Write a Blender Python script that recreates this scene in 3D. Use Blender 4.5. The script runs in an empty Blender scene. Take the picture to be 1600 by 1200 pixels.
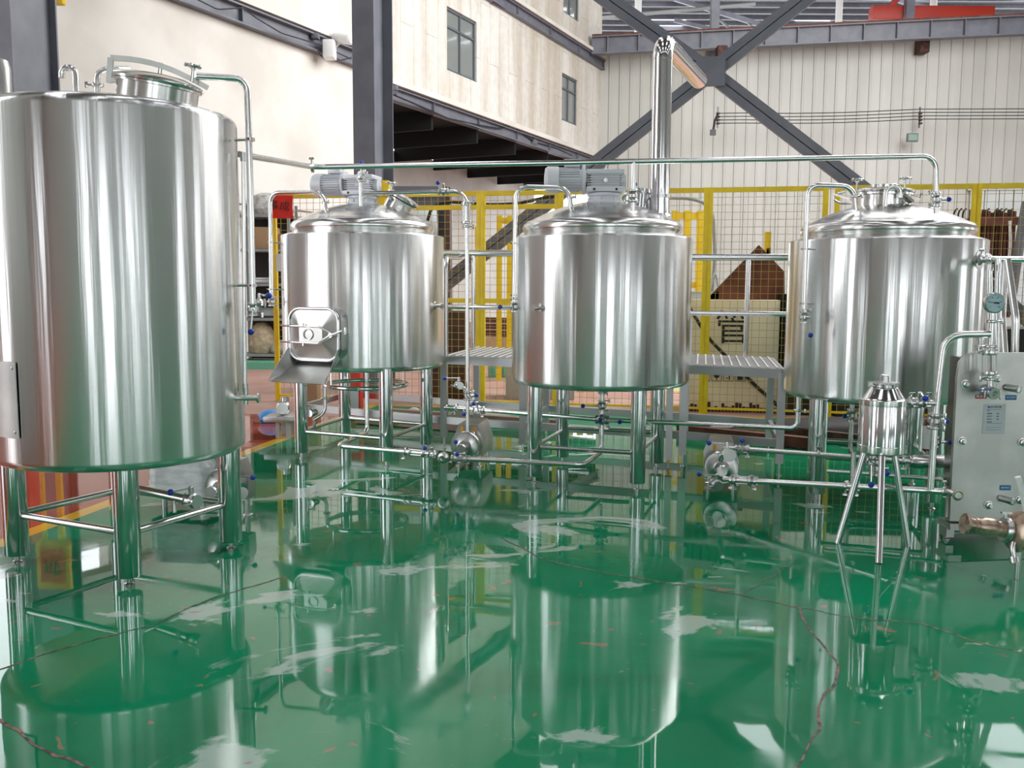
import bpy, bmesh, math, random
from mathutils import Vector, Matrix
random.seed(7)
C = bpy.context.scene.collection
PI = math.pi
sc = bpy.context.scene

# ------------------------------------------------------------------ camera
FPX, PITCH, ROLL, CZ = 1450.0, math.radians(6.14), math.radians(0.3), 1.5
fw = Vector((0, math.cos(PITCH), -math.sin(PITCH)))
u0 = Vector((0, math.sin(PITCH), math.cos(PITCH)))
r0 = Vector((1, 0, 0))
rt = r0 * math.cos(ROLL) + u0 * math.sin(ROLL)
up = u0 * math.cos(ROLL) - r0 * math.sin(ROLL)
cam_d = bpy.data.cameras.new('camera')
cam_d.sensor_width = 36
cam_d.lens = FPX / 1600 * 36
cam_d.clip_end = 300
cam = bpy.data.objects.new('camera', cam_d)
C.objects.link(cam)
cam.matrix_world = Matrix(((rt.x, up.x, -fw.x, 0), (rt.y, up.y, -fw.y, 0), (rt.z, up.z, -fw.z, CZ), (0, 0, 0, 1)))
sc.camera = cam

# ------------------------------------------------------------------ world and light
w = bpy.data.worlds.new('overcast_sky')
sc.world = w
w.use_nodes = True
wn, wl = w.node_tree.nodes, w.node_tree.links
wn['Background'].inputs['Color'].default_value = (0.93, 0.96, 1.0, 1)
wn['Background'].inputs['Strength'].default_value = 2.6
sc.view_settings.view_transform = 'Standard'
sc.view_settings.look = 'None'
sc.view_settings.gamma = 1
sc.view_settings.use_curve_mapping = False
sc.view_settings.exposure = 0.75
try:
    sc.cycles.use_denoising = True
    sc.cycles.max_bounces = 8
    sc.cycles.diffuse_bounces = 4
    sc.cycles.sample_clamp_indirect = 8
except Exception:
    pass


def area(name, loc, target, sx, sy, power, col=(1, 1, 1)):
    l = bpy.data.lights.new(name, 'AREA')
    l.shape = 'RECTANGLE'
    l.size, l.size_y, l.energy, l.color = sx, sy, power, col
    o = bpy.data.objects.new(name, l)
    C.objects.link(o)
    o.location = loc
    o.rotation_euler = (Vector(target) - Vector(loc)).to_track_quat('-Z', 'Y').to_euler()
    return o


# added area lamp below the roof, brightens the left facade
area('facade_fill_lamp', (10, 17, 12.8), (-1, 26, 3), 16, 14, 4000, (1, 1, 1))


# ------------------------------------------------------------------ measuring helpers
def P(px, py, Y):
    d = fw * FPX + rt * (px - 800) + up * (600 - py)
    return Vector((0, 0, CZ)) + d * (Y / d.y)


def PZ(px, py, z):
    d = fw * FPX + rt * (px - 800) + up * (600 - py)
    return Vector((0, 0, CZ)) + d * ((z - CZ) / d.z)


# ------------------------------------------------------------------ materials
def mat(name, col=(0.5, 0.5, 0.5), metal=0.0, rough=0.5, **kw):
    m = bpy.data.materials.new(name)
    m.use_nodes = True
    b = m.node_tree.nodes['Principled BSDF']
    b.inputs['Base Color'].default_value = (*col, 1)
    b.inputs['Metallic'].default_value = metal
    b.inputs['Roughness'].default_value = rough
    for k, v in kw.items():
        b.inputs[k.replace('_', ' ')].default_value = v
    return m


def nn(m, t, **kw):
    n = m.node_tree.nodes.new(t)
    for k, v in kw.items():
        setattr(n, k, v)
    return n


def lk(m, a, ao, b, bi):
    m.node_tree.links.new(a.outputs[ao], b.inputs[bi])


def noise_mat(name, c1, c2, scale=4, rough=0.6, metal=0, stretch=(1, 1, 1), bump=0.0, detail=5, lo=0.4, hi=0.6, coord='Object', **kw):
    m = mat(name, c1, metal, rough, **kw)
    b = m.node_tree.nodes['Principled BSDF']
    tc = nn(m, 'ShaderNodeTexCoord')
    mp = nn(m, 'ShaderNodeMapping')
    mp.inputs['Scale'].default_value = stretch
    lk(m, tc, coord, mp, 'Vector')
    n = nn(m, 'ShaderNodeTexNoise')
    n.inputs['Scale'].default_value = scale
    n.inputs['Detail'].default_value = detail
    lk(m, mp, 'Vector', n, 'Vector')
    r = nn(m, 'ShaderNodeValToRGB')
    r.color_ramp.elements[0].position = lo
    r.color_ramp.elements[1].position = hi
    r.color_ramp.elements[0].color = (*c1, 1)
    r.color_ramp.elements[1].color = (*c2, 1)
    lk(m, n, 'Fac', r, 'Fac')
    lk(m, r, 'Color', b, 'Base Color')
    if bump:
        bp = nn(m, 'ShaderNodeBump')
        bp.inputs['Strength'].default_value = bump
        bp.inputs['Distance'].default_value = 0.01
        lk(m, n, 'Fac', bp, 'Height')
        lk(m, bp, 'Normal', b, 'Normal')
    return m


def brushed(name, col, rough, aniso, ripple=0.0):
    """rolled stainless sheet: brushed round the tank, so highlights run up and down"""
    m = mat(name, col, 1.0, rough)
    b = m.node_tree.nodes['Principled BSDF']
    b.inputs['Anisotropic'].default_value = aniso
    b.inputs['Anisotropic Rotation'].default_value = 0.25
    t = nn(m, 'ShaderNodeTangent', direction_type='RADIAL', axis='Z')
    lk(m, t, 'Tangent', b, 'Tangent')
    tc = nn(m, 'ShaderNodeTexCoord')
    mp = nn(m, 'ShaderNodeMapping')
    mp.inputs['Scale'].default_value = (1, 1, 0.03)
    lk(m, tc, 'Object', mp, 'Vector')
    n = nn(m, 'ShaderNodeTexNoise')
    n.inputs['Scale'].default_value = 8
    n.inputs['Detail'].default_value = 4
    lk(m, mp, 'Vector', n, 'Vector')
    bp = nn(m, 'ShaderNodeBump')
    bp.inputs['Strength'].default_value = ripple
    bp.inputs['Distance'].default_value = 0.02
    lk(m, n, 'Fac', bp, 'Height')
    lk(m, bp, 'Normal', b, 'Normal')
    # fine grain
    mp2 = nn(m, 'ShaderNodeMapping')
    mp2.inputs['Scale'].default_value = (60, 60, 600)
    lk(m, tc, 'Object', mp2, 'Vector')
    n2 = nn(m, 'ShaderNodeTexNoise')
    n2.inputs['Scale'].default_value = 3
    lk(m, mp2, 'Vector', n2, 'Vector')
    mr = nn(m, 'ShaderNodeMapRange')
    mr.inputs['To Min'].default_value = rough * 0.95
    mr.inputs['To Max'].default_value = rough * 1.07
    lk(m, n2, 'Fac', mr, 'Value')
    lk(m, mr, 'Result', b, 'Roughness')
    return m


M = {}
M['shell'] = brushed('brushed stainless sheet', (0.76, 0.765, 0.76), 0.23, 0.85, 0.2)
M['dome'] = mat('satin stainless dished end', (0.74, 0.735, 0.72), 1, 0.2)
M['pipe'] = mat('polished stainless tube', (0.82, 0.82, 0.81), 1, 0.2)
M['leg'] = mat('polished stainless leg', (0.74, 0.74, 0.76), 1, 0.12)
M['bar'] = mat('stainless brace tube', (0.62, 0.61, 0.60), 1, 0.2)
M['fit'] = mat('cast stainless fitting', (0.62, 0.62, 0.61), 1, 0.25)
M['satin'] = noise_mat('satin stainless plate', (0.44, 0.44, 0.42), (0.56, 0.56, 0.54), 3, 0.36, 1)
M['box'] = mat('stainless box section', (0.50, 0.50, 0.51), 1, 0.4)
M['grate'] = mat('chequered stainless deck', (0.30, 0.30, 0.31), 1, 0.5)
M['rustfit'] = noise_mat('heat tinted steel', (0.55, 0.43, 0.33), (0.20, 0.12, 0.08), 22, 0.35, 0.8, lo=0.45, hi=0.7)
M['blue'] = mat('blue plastic', (0.01, 0.05, 0.42), 0, 0.3)
M['black'] = mat('black rubber', (0.012, 0.012, 0.012), 0, 0.5)
M['dark'] = mat('dark interior', (0.02, 0.018, 0.016), 0, 0.7)
M['soffit_shade'] = mat('shade black soffit', (0.004, 0.004, 0.004), 0, 0.9)  # near-black colour carries the shade under the overhang
M['rib'] = mat('pale tread rib', (0.70, 0.70, 0.66), 0.5, 0.5)  # paler than the deck plate
M['motor'] = mat('silver grey motor paint', (0.70, 0.72, 0.76), 0.1, 0.36)
M['column'] = noise_mat('slate grey steel paint', (0.125, 0.13, 0.16), (0.155, 0.16, 0.19), 3, 0.45, 0)
M['columnlit'] = M['column']
M['yellow'] = noise_mat('yellow paint', (0.85, 0.60, 0.015), (0.78, 0.52, 0.015), 6, 0.42, 0)
M['mesh'] = mat('yellow coated wire', (0.50, 0.36, 0.06), 0, 0.5)
M['red'] = mat('red paint', (0.55, 0.03, 0.015), 0, 0.45)
M['paper'] = noise_mat('red paper', (0.80, 0.02, 0.01), (0.72, 0.03, 0.015), 20, 0.7)
M['crane'] = mat('red crane paint', (0.42, 0.03, 0.015), 0, 0.5)
M['rust'] = noise_mat('rusty steel', (0.17, 0.055, 0.03), (0.10, 0.03, 0.018), 5, 0.7, 0.1)
M['rustdark'] = noise_mat('dark rusty steel', (0.10, 0.03, 0.02), (0.03, 0.015, 0.012), 9, 0.7, 0.1)
M['white'] = mat('white plastic', (0.8, 0.8, 0.8), 0, 0.4)
M['cream'] = noise_mat('weathered cream board', (0.86, 0.78, 0.58), (0.72, 0.62, 0.42), 3, 0.75, stretch=(1, 1, 0.6), lo=0.35, hi=0.7)
M['ink'] = mat('black ink', (0.01, 0.01, 0.01), 0, 0.6)
M['wrap'] = noise_mat('white bubble wrap', (0.72, 0.74, 0.76), (0.58, 0.60, 0.62), 9, 0.25, stretch=(1, 1, 3), bump=0.6)
M['cable'] = mat('black cable', (0.015, 0.015, 0.017), 0, 0.45)
M['label'] = mat('silver label', (0.50, 0.55, 0.58), 0.2, 0.4)
M['labelred'] = mat('red label', (0.45, 0.02, 0.02), 0, 0.4)
M['labelblue'] = mat('blue label', (0.01, 0.17, 0.40), 0, 0.4)
M['bluecloth'] = mat('light blue plastic film', (0.05, 0.25, 0.60), 0, 0.45)
M['card'] = mat('brown cardboard', (0.34, 0.22, 0.12), 0, 0.8)
M['greypaint'] = mat('light grey paint', (0.36, 0.38, 0.38), 0, 0.5)
M['shelf'] = mat('galvanised shelf', (0.26, 0.27, 0.27), 0.4, 0.5)
M['green'] = mat('mint green paint', (0.12, 0.38, 0.25), 0, 0.5)
M['sack'] = noise_mat('woven sack', (0.55, 0.42, 0.26), (0.35, 0.30, 0.22), 12, 0.8, bump=0.4)
M['greysack'] = noise_mat('pale plastic sheet', (0.55, 0.55, 0.52), (0.33, 0.33, 0.32), 10, 0.6, bump=0.4)
M['wood'] = noise_mat('dark brown board', (0.07, 0.03, 0.018), (0.045, 0.02, 0.012), 4, 0.6)
M['pink'] = mat('pinkish steel profile', (0.33, 0.20, 0.17), 0.1, 0.5)
M['orange'] = mat('orange sticker', (0.75, 0.33, 0.02), 0, 0.5)
M['dial'] = mat('pale blue dial', (0.42, 0.60, 0.66), 0, 0.35)
M['lamp'] = mat('floodlight glass', (0.25, 0.38, 0.30), 0, 0.1)
M['pane'] = mat('window glass', (0.20, 0.22, 0.21), 0, 0.08, Coat_Weight=0.5)
M['frame'] = mat('window frame paint', (0.10, 0.12, 0.135), 0, 0.4)
g = mat('sight glass', (1, 1, 1), 0, 0.02)
g.node_tree.nodes['Principled BSDF'].inputs['Transmission Weight'].default_value = 1
g.node_tree.nodes['Principled BSDF'].inputs['IOR'].default_value = 1.12
M['glass'] = g


# building walls
def facade_mat():
    m = mat('stained white render', (0.7, 0.68, 0.62), 0, 0.85)
    b = m.node_tree.nodes['Principled BSDF']
    tc = nn(m, 'ShaderNodeTexCoord')
    mp = nn(m, 'ShaderNodeMapping'); mp.inputs['Scale'].default_value = (1, 1, 0.12)
    lk(m, tc, 'Object', mp, 'Vector')
    n = nn(m, 'ShaderNodeTexNoise'); n.inputs['Scale'].default_value = 1.2; n.inputs['Detail'].default_value = 6
    lk(m, mp, 'Vector', n, 'Vector')
    r = nn(m, 'ShaderNodeValToRGB')
    r.color_ramp.elements[0].position = 0.35; r.color_ramp.elements[0].color = (0.60, 0.545, 0.46, 1)
    r.color_ramp.elements[1].position = 0.6; r.color_ramp.elements[1].color = (0.78, 0.76, 0.71, 1)
    lk(m, n, 'Fac', r, 'Fac')
    n2 = nn(m, 'ShaderNodeTexNoise'); n2.inputs['Scale'].default_value = 5; n2.inputs['Detail'].default_value = 8
    lk(m, tc, 'Object', n2, 'Vector')
    mx = nn(m, 'ShaderNodeMixRGB', blend_type='MULTIPLY'); mx.inputs['Fac'].default_value = 0.3
    lk(m, r, 'Color', mx, 'Color1'); lk(m, n2, 'Fac', mx, 'Color2')
    # vertical panel seams
    br = nn(m, 'ShaderNodeTexBrick')
    br.inputs['Scale'].default_value = 1; br.inputs['Mortar Size'].default_value = 0.012
    br.inputs['Brick Width'].default_value = 3.2; br.inputs['Row Height'].default_value = 0.62
    br.inputs['Color1'].default_value = (1, 1, 1, 1); br.inputs['Color2'].default_value = (0.93, 0.93, 0.93, 1)
    br.inputs['Mortar'].default_value = (0.72, 0.68, 0.62, 1)
    mp3 = nn(m, 'ShaderNodeMapping'); mp3.inputs['Rotation'].default_value = (0, 0, PI / 2)
    uv = nn(m, 'ShaderNodeUVMap')
    lk(m, uv, 'UV', mp3, 'Vector'); lk(m, mp3, 'Vector', br, 'Vector')
    m2 = nn(m, 'ShaderNodeMixRGB', blend_type='MULTIPLY'); m2.inputs['Fac'].default_value = 1
    lk(m, mx, 'Color', m2, 'Color1'); lk(m, br, 'Color', m2, 'Color2')
    lk(m, m2, 'Color', b, 'Base Color')
    return m


M['facade'] = facade_mat()
M['plaster'] = noise_mat('cream plaster', (0.58, 0.55, 0.50), (0.67, 0.645, 0.60), 0.7, 0.85, detail=7)
M['clad'] = noise_mat('pale grey cladding', (0.47, 0.475, 0.44), (0.54, 0.545, 0.51), 0.8, 0.5, stretch=(1, 1, 0.15))
M['cladseam'] = mat('cladding rib shade', (0.40, 0.40, 0.36), 0, 0.6)
M['paleclad'] = noise_mat('pale blue cladding', (0.52, 0.57, 0.56), (0.58, 0.62, 0.61), 1, 0.5)
M['roof'] = noise_mat('roof sheet', (0.06, 0.055, 0.05), (0.11, 0.10, 0.09), 0.6, 0.5)
M['wallgrey'] = noise_mat('grey hall wall', (0.40, 0.39, 0.37), (0.50, 0.49, 0.46), 1, 0.7)


def floor_mat():
    m = mat('wet epoxy floor', (0, 0.2, 0.1), 0, 0.1)
    b = m.node_tree.nodes['Principled BSDF']
    L = m.node_tree.links
    tc = nn(m, 'ShaderNodeTexCoord')
    ang = math.atan2(0.98, 0.195) - PI / 2      # grid turned with the tanks
    mp = nn(m, 'ShaderNodeMapping', vector_type='POINT')
    mp.inputs['Rotation'].default_value = (0, 0, -ang)
    lk(m, tc, 'Object', mp, 'Vector')
    sp = nn(m, 'ShaderNodeSeparateXYZ')
    lk(m, mp, 'Vector', sp, 'Vector')

    def noise(scale, detail=6, dist=0.0, src=None, rough=0.55, stretch=None):
        n = nn(m, 'ShaderNodeTexNoise')
        n.inputs['Scale'].default_value = scale
        n.inputs['Detail'].default_value = detail
        n.inputs['Distortion'].default_value = dist
        n.inputs['Roughness'].default_value = rough
        if stretch:
            q = nn(m, 'ShaderNodeMapping'); q.inputs['Scale'].default_value = stretch
            lk(m, tc, 'Object', q, 'Vector'); lk(m, q, 'Vector', n, 'Vector')
        else:
            lk(m, tc, 'Object', n, 'Vector')
        return n

    def ramp(src, so, a, c, ca=(0, 0, 0, 1), cb=(1, 1, 1, 1)):
        r = nn(m, 'ShaderNodeValToRGB')
        r.color_ramp.elements[0].position = a; r.color_ramp.elements[0].color = ca
        r.color_ramp.elements[1].position = c; r.color_ramp.elements[1].color = cb
        lk(m, src, so, r, 'Fac')
        return r

    def mix(f, c1, c2, bt='MIX'):
        x = nn(m, 'ShaderNodeMixRGB', blend_type=bt)
        if isinstance(f, float): x.inputs['Fac'].default_value = f
        else: L.new(f, x.inputs['Fac'])
        for s, i in ((c1, 'Color1'), (c2, 'Color2')):
            if isinstance(s, tuple): x.inputs[i].default_value = (*s, 1)
            else: L.new(s, x.inputs[i])
        return x.outputs['Color']

    def step(src, so, edge, less=False, soft=0.004):
        r = nn(m, 'ShaderNodeMapRange')
        r.inputs['From Min'].default_value = edge - soft; r.inputs['From Max'].default_value = edge + soft
        r.inputs['To Min'].default_value = 1 if less else 0; r.inputs['To Max'].default_value = 0 if less else 1
        lk(m, src, so, r, 'Value')
        return r.outputs['Result']

    def mul(a, c, op='MULTIPLY'):
        x = nn(m, 'ShaderNodeMath', operation=op, use_clamp=True)
        L.new(a, x.inputs[0])
        if isinstance(c, float): x.inputs[1].default_value = c
        else: L.new(c, x.inputs[1])
        return x.outputs[0]

    nbig = noise(0.7, 5, 0.6)
    green = ramp(nbig, 'Fac', 0.3, 0.75, (0.001, 0.135, 0.052, 1), (0.006, 0.27, 0.125, 1)).outputs['Color']
    nold = noise(1.3, 6, 1.2)
    worn = ramp(nold, 'Fac', 0.62, 0.75).outputs['Color']
    green = mix(mul(worn, 0.4), green, (0.04, 0.19, 0.09))
    # scuffed pale patches and small reddish chips
    nsc = noise(1.15, 10, 1.0, rough=0.58, stretch=(0.8, 1.25, 1))
    scuff = ramp(nsc, 'Fac', 0.60, 0.618).outputs['Color']
    green = mix(mul(scuff, 0.8), green, (0.36, 0.46, 0.40))
    nch = noise(7.0, 3, 0.8)
    chips = ramp(nch, 'Fac', 0.68, 0.69).outputs['Color']
    green = mix(mul(chips, 0.65), green, (0.33, 0.14, 0.09))
    nred = noise(1.2, 8, 0.8)
    redw = ramp(nred, 'Fac', 0.35, 0.7, (0.27, 0.05, 0.025, 1), (0.36, 0.09, 0.05, 1)).outputs['Color']
    pink = ramp(nred, 'Fac', 0.35, 0.7, (0.36, 0.20, 0.16, 1), (0.46, 0.29, 0.24, 1)).outputs['Color']
    # position masks in the turned frame
    U0, V0 = -3.91, 10.95
    far = step(sp, 'Y', V0 - 1.15)
    red = mix(far, redw, pink)
    ingreen = mul(step(sp, 'X', U0 + 0.06), step(sp, 'Y', V0 - 0.12, less=True))
    inline = mul(step(sp, 'X', U0 - 0.06), step(sp, 'Y', V0, less=True))
    base = mix(inline, red, (0.62, 0.36, 0.03))
    base = mix(ingreen, base, green)
    # pale green walkway beyond the fence, edged in yellow
    wy = mul(step(sp, 'Y', 13.3), step(sp, 'Y', 15.8, less=True))
    wx = step(sp, 'X', -2.4)
    base = mix(mul(wy, wx), base, (0.62, 0.42, 0.06))
    gy = mul(step(sp, 'Y', 13.5), step(sp, 'Y', 15.6, less=True))
    base = mix(mul(gy, step(sp, 'X', -2.2)), base, (0.33, 0.46, 0.36))
    L.new(base, b.inputs['Base Color'])
    # gloss: standing water here and there, dull where dry and far away
    nw = noise(0.9, 4, 0.8)
    wet = ramp(nw, 'Fac', 0.40, 0.50).outputs['Color']
    rr = nn(m, 'ShaderNodeMapRange')
    rr.inputs['To Min'].default_value = 0.085; rr.inputs['To Max'].default_value = 0.025
    L.new(wet, rr.inputs['Value'])
    r2 = nn(m, 'ShaderNodeMixRGB'); L.new(far, r2.inputs['Fac'])
    L.new(rr.outputs['Result'], r2.inputs['Color1']); r2.inputs['Color2'].default_value = (0.5, 0.5, 0.5, 1)
    r3 = nn(m, 'ShaderNodeMixRGB'); L.new(mul(scuff, 0.35), r3.inputs['Fac'])
    L.new(r2.outputs['Color'], r3.inputs['Color1']); r3.inputs['Color2'].default_value = (0.3, 0.3, 0.3, 1)
    L.new(r3.outputs['Color'], b.inputs['Roughness'])
    b.inputs['IOR'].default_value = 1.46
    # ripples and puddle edges
    nb = noise(2.2, 2, 0.3)
    nb2 = noise(38, 2, 0)
    add = nn(m, 'ShaderNodeMath', operation='MULTIPLY_ADD')
    lk(m, nb2, 'Fac', add, 0); add.inputs[1].default_value = 0.012; lk(m, nb, 'Fac', add, 2)
    edge = nn(m, 'ShaderNodeMath', operation='MULTIPLY_ADD')
    L.new(wet, edge.inputs[0]); edge.inputs[1].default_value = 0.06; L.new(add.outputs[0], edge.inputs[2])
    bp = nn(m, 'ShaderNodeBump'); bp.inputs['Strength'].default_value = 0.022; bp.inputs['Distance'].default_value = 0.03
    L.new(edge.outputs[0], bp.inputs['Height'])
    lk(m, bp, 'Normal', b, 'Normal')
    return m


M['floor'] = floor_mat()
M['crack'] = noise_mat('open floor crack', (0.03, 0.035, 0.03), (0.25, 0.15, 0.11), 30, 0.7)


# ------------------------------------------------------------------ mesh builder
class MB:
    def __init__(s):
        s.b = bmesh.new()

    def _frame(s, d):
        d = Vector(d).normalized()
        a = Vector((0, 0, 1)) if abs(d.z) < 0.95 else Vector((1, 0, 0))
        x = a.cross(d).normalized()
        return x, d.cross(x)

    def box(s, c, size, R=None, ax=None, bev=0.0):
        """ax: (x axis, y axis, z axis) vectors"""
        c = Vector(c)
        X, Y, Z = ax if ax else (Vector((1, 0, 0)), Vector((0, 1, 0)), Vector((0, 0, 1)))
        vs = []
        for i in (-1, 1):
            for j in (-1, 1):
                for k in (-1, 1):
                    vs.append(s.b.verts.new(c + X * (i * size[0] / 2) + Y * (j * size[1] / 2) + Z * (k * size[2] / 2)))
        fs = []
        for q in ((0, 1, 3, 2), (4, 6, 7, 5), (0, 4, 5, 1), (2, 3, 7, 6), (0, 2, 6, 4), (1, 5, 7, 3)):
            fs.append(s.b.faces.new([vs[i] for i in q]))
        if bev:
            es = list({e for f in fs for e in f.edges})
            bmesh.ops.bevel(s.b, geom=es, offset=bev, segments=2, profile=0.5, affect='EDGES')
        return s

    def bar(s, p, q, wd, ht, upv=(0, 0, 1), bev=0.0):
        p, q = Vector(p), Vector(q)
        X = (q - p).normalized()
        Y = Vector(upv).cross(X).normalized()
        Z = X.cross(Y)
        return s.box((p + q) / 2, ((q - p).length, wd, ht), ax=(X, Y, Z), bev=bev)

    def lathe(s, prof, o=(0, 0, 0), d=(0, 0, 1), seg=32, xax=None, arc=None):
        """prof: list of (radius, height along d)"""
        o = Vector(o); d = Vector(d).normalized()
        x, y = s._frame(d)
        if xax is not None:
            x = Vector(xax).normalized(); y = d.cross(x)
        rings = []
        for r, h in prof:
            if r < 1e-6:
                rings.append([s.b.verts.new(o + d * h)])
            else:
                rings.append([s.b.verts.new(o + d * h + (x * math.cos(a) + y * math.sin(a)) * r) for a in [2 * PI * k / seg for k in range(seg)]])
        for A, B in zip(rings, rings[1:]):
            for k in range(seg):
                k2 = (k + 1) % seg
                if len(A) == 1 and len(B) == 1: continue
                if len(A) == 1: f = [A[0], B[k2], B[k]]
                elif len(B) == 1: f = [A[k], A[k2], B[0]]
                else: f = [A[k], A[k2], B[k2], B[k]]
                try: s.b.faces.new(f)
                except ValueError: pass
        for R, rev in ((rings[0], True), (rings[-1], False)):
            if len(R) > 2:
                try: s.b.faces.new(R[::-1] if rev else R)
                except ValueError: pass
        return s

    def cyl(s, p, q, r, r2=None, seg=20):
        p, q = Vector(p), Vector(q)
        h = (q - p).length
        return s.lathe([(r, 0), (r if r2 is None else r2, h)], p, q - p, seg)

    def sphere(s, c, r, seg=14):
        n = 8
        return s.lathe([(r * math.sin(PI * k / n) if 0 < k < n else 0, -r * math.cos(PI * k / n)) for k in range(n + 1)], c, (0, 0, 1), seg)

    def tube(s, pts, r, bend=0.0, seg=14, cap=True, closed=False):
        pts = [Vector(p) for p in pts]
        path = []
        n = len(pts)
        if bend and n > 2 and not closed:
            path.append(pts[0])
            for i in range(1, n - 1):
                a, b_, c = pts[i - 1], pts[i], pts[i + 1]
                d1 = (a - b_).normalized(); d2 = (c - b_).normalized()
                L = min(bend, (a - b_).length * 0.48, (c - b_).length * 0.48)
                if d1.angle(-d2) < 0.03:
                    path.append(b_); continue
                s0, e0 = b_ + d1 * L, b_ + d2 * L
                for k in range(7):
                    t = k / 6
                    # rational-ish quadratic curve
                    w1 = 0.8
                    den = (1 - t) ** 2 + 2 * w1 * t * (1 - t) + t ** 2
                    path.append((s0 * (1 - t) ** 2 + b_ * (2 * w1 * t * (1 - t)) + e0 * t ** 2) / den)
            path.append(pts[-1])
        else:
            path = pts
        m = len(path)
        prev = None
        rings = []
        for i, p in enumerate(path):
            if closed: t = (path[(i + 1) % m] - path[i - 1]).normalized()
            elif i == 0: t = (path[1] - p).normalized()
            elif i == m - 1: t = (p - path[-2]).normalized()
            else: t = ((path[i + 1] - p).normalized() + (p - path[i - 1]).normalized()).normalized()
            if prev is None: x, _ = s._frame(t)
            else: x = (prev - t * prev.dot(t)).normalized()
            prev = x
            y = t.cross(x)
            rings.append([s.b.verts.new(p + (x * math.cos(2 * PI * k / seg) + y * math.sin(2 * PI * k / seg)) * r) for k in range(seg)])
        rr = list(zip(rings, rings[1:]))
        if closed: rr.append((rings[-1], rings[0]))
        for A, B in rr:
            for k in range(seg):
                k2 = (k + 1) % seg
                s.b.faces.new((A[k], A[k2], B[k2], B[k]))
        if cap and not closed:
            s.b.faces.new(rings[0][::-1]); s.b.faces.new(rings[-1])
        return s

    def poly(s, pts, thick, n):
        """flat outline given thickness along n"""
        n = Vector(n).normalized() * thick
        A = [s.b.verts.new(Vector(p)) for p in pts]
        B = [s.b.verts.new(Vector(p) + n) for p in pts]
        s.b.faces.new(A[::-1]); s.b.faces.new(B)
        for i in range(len(A)):
            j = (i + 1) % len(A)
            s.b.faces.new((A[i], A[j], B[j], B[i]))
        return s

    def sheet(s, rows, thick=0.0):
        g_ = [[s.b.verts.new(Vector(p)) for p in row] for row in rows]
        fs = []
        for a, b_ in zip(g_, g_[1:]):
            for k in range(len(a) - 1):
                fs.append(s.b.faces.new((a[k], a[k + 1], b_[k + 1], b_[k])))
        if thick:
            bmesh.ops.recalc_face_normals(s.b, faces=fs)
            bmesh.ops.solidify(s.b, geom=fs, thickness=thick)
        return s

    def build(s, name, m, parent=None, loc=None, uv=None, smooth=True):
        base = Vector(loc) if loc is not None else (world_loc(parent) if parent else Vector((0, 0, 0)))
        bmesh.ops.recalc_face_normals(s.b, faces=s.b.faces)
        for v in s.b.verts: v.co -= base
        me = bpy.data.meshes.new(name)
        if uv:
            l = s.b.loops.layers.uv.new('UVMap')
            for f in s.b.faces:
                for lp in f.loops: lp[l].uv = uv(lp.vert.co + base)
        s.b.to_mesh(me); s.b.free()
        me.materials.append(m if not isinstance(m, str) else M[m])
        if smooth:
            for p in me.polygons: p.use_smooth = True
            try: me.set_sharp_from_angle(angle=math.radians(35))
            except Exception: pass
        o = bpy.data.objects.new(name, me)
        C.objects.link(o)
        if parent:
            o.parent = parent
            o.location = base - world_loc(parent)
        else:
            o.location = base
        return o


def world_loc(o):
    v = Vector((0, 0, 0))
    while o is not None:
        v += o.location
        o = o.parent
    return v


def tag(o, label, cat, group=None, kind=None):
    if label: o['label'] = label
    if cat: o['category'] = cat
    if group: o['group'] = group
    if kind: o['kind'] = kind
    return o


def thing(name, label, cat, loc, group=None):
    o = bpy.data.objects.new(name, None)
    C.objects.link(o)
    o.location = Vector(loc)
    o.empty_display_size = 0.1
    return tag(o, label, cat, group)


def struct(name, mb, m, uv=None, smooth=True):
    o = mb.build(name, m, uv=uv, smooth=smooth)
    o['kind'] = 'structure'
    return o


def mesh_text(name, string, size, loc, xdir, updir, m, parent, thick=0.0008, align='CENTER'):
    cu = bpy.data.curves.new(name, 'FONT')
    cu.body = string; cu.size = size; cu.extrude = thick
    cu.align_x = align; cu.align_y = 'CENTER'
    t = bpy.data.objects.new(name + '_curve', cu)
    C.objects.link(t)
    bpy.context.view_layer.update()
    me = bpy.data.meshes.new_from_object(t)
    me.name = name
    bpy.data.objects.remove(t)
    X = Vector(xdir).normalized(); U = Vector(updir).normalized(); N = X.cross(U)
    U = N.cross(X)
    for v in me.vertices:
        v.co = X * v.co.x + U * v.co.y + N * v.co.z
    me.materials.clear(); me.materials.append(M[m])
    o = bpy.data.objects.new(name, me)
    C.objects.link(o)
    if parent:
        o.parent = parent
        o.location = Vector(loc) - world_loc(parent)
    else:
        o.location = loc
    return o


UP = Vector((0, 0, 1))
Ug = Vector((0.981, -0.195, 0))
Vg = Vector((0.195, 0.981, 0))

# ================================================================== THE SETTING
K_F, K_L = 37.0 * 557, 18500.0
fd = Vector((0.430, 0.903, 0))                 # direction of the long left building
fn = Vector((0.903, -0.430, 0))                # its outward normal (towards the hall)
corner = Vector((3.39, 37.0, 0))


def fac(px, K=K_F):                            # foot of the long facade seen at px
    Y = K / (1490 - px)
    return Vector(((px - 800) / FPX * Y, Y, 0))


mb = MB(); mb.box((6, 18, -0.1), (60, 80, 0.2))
floor = struct('floor', mb, 'floor', smooth=False)


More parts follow.
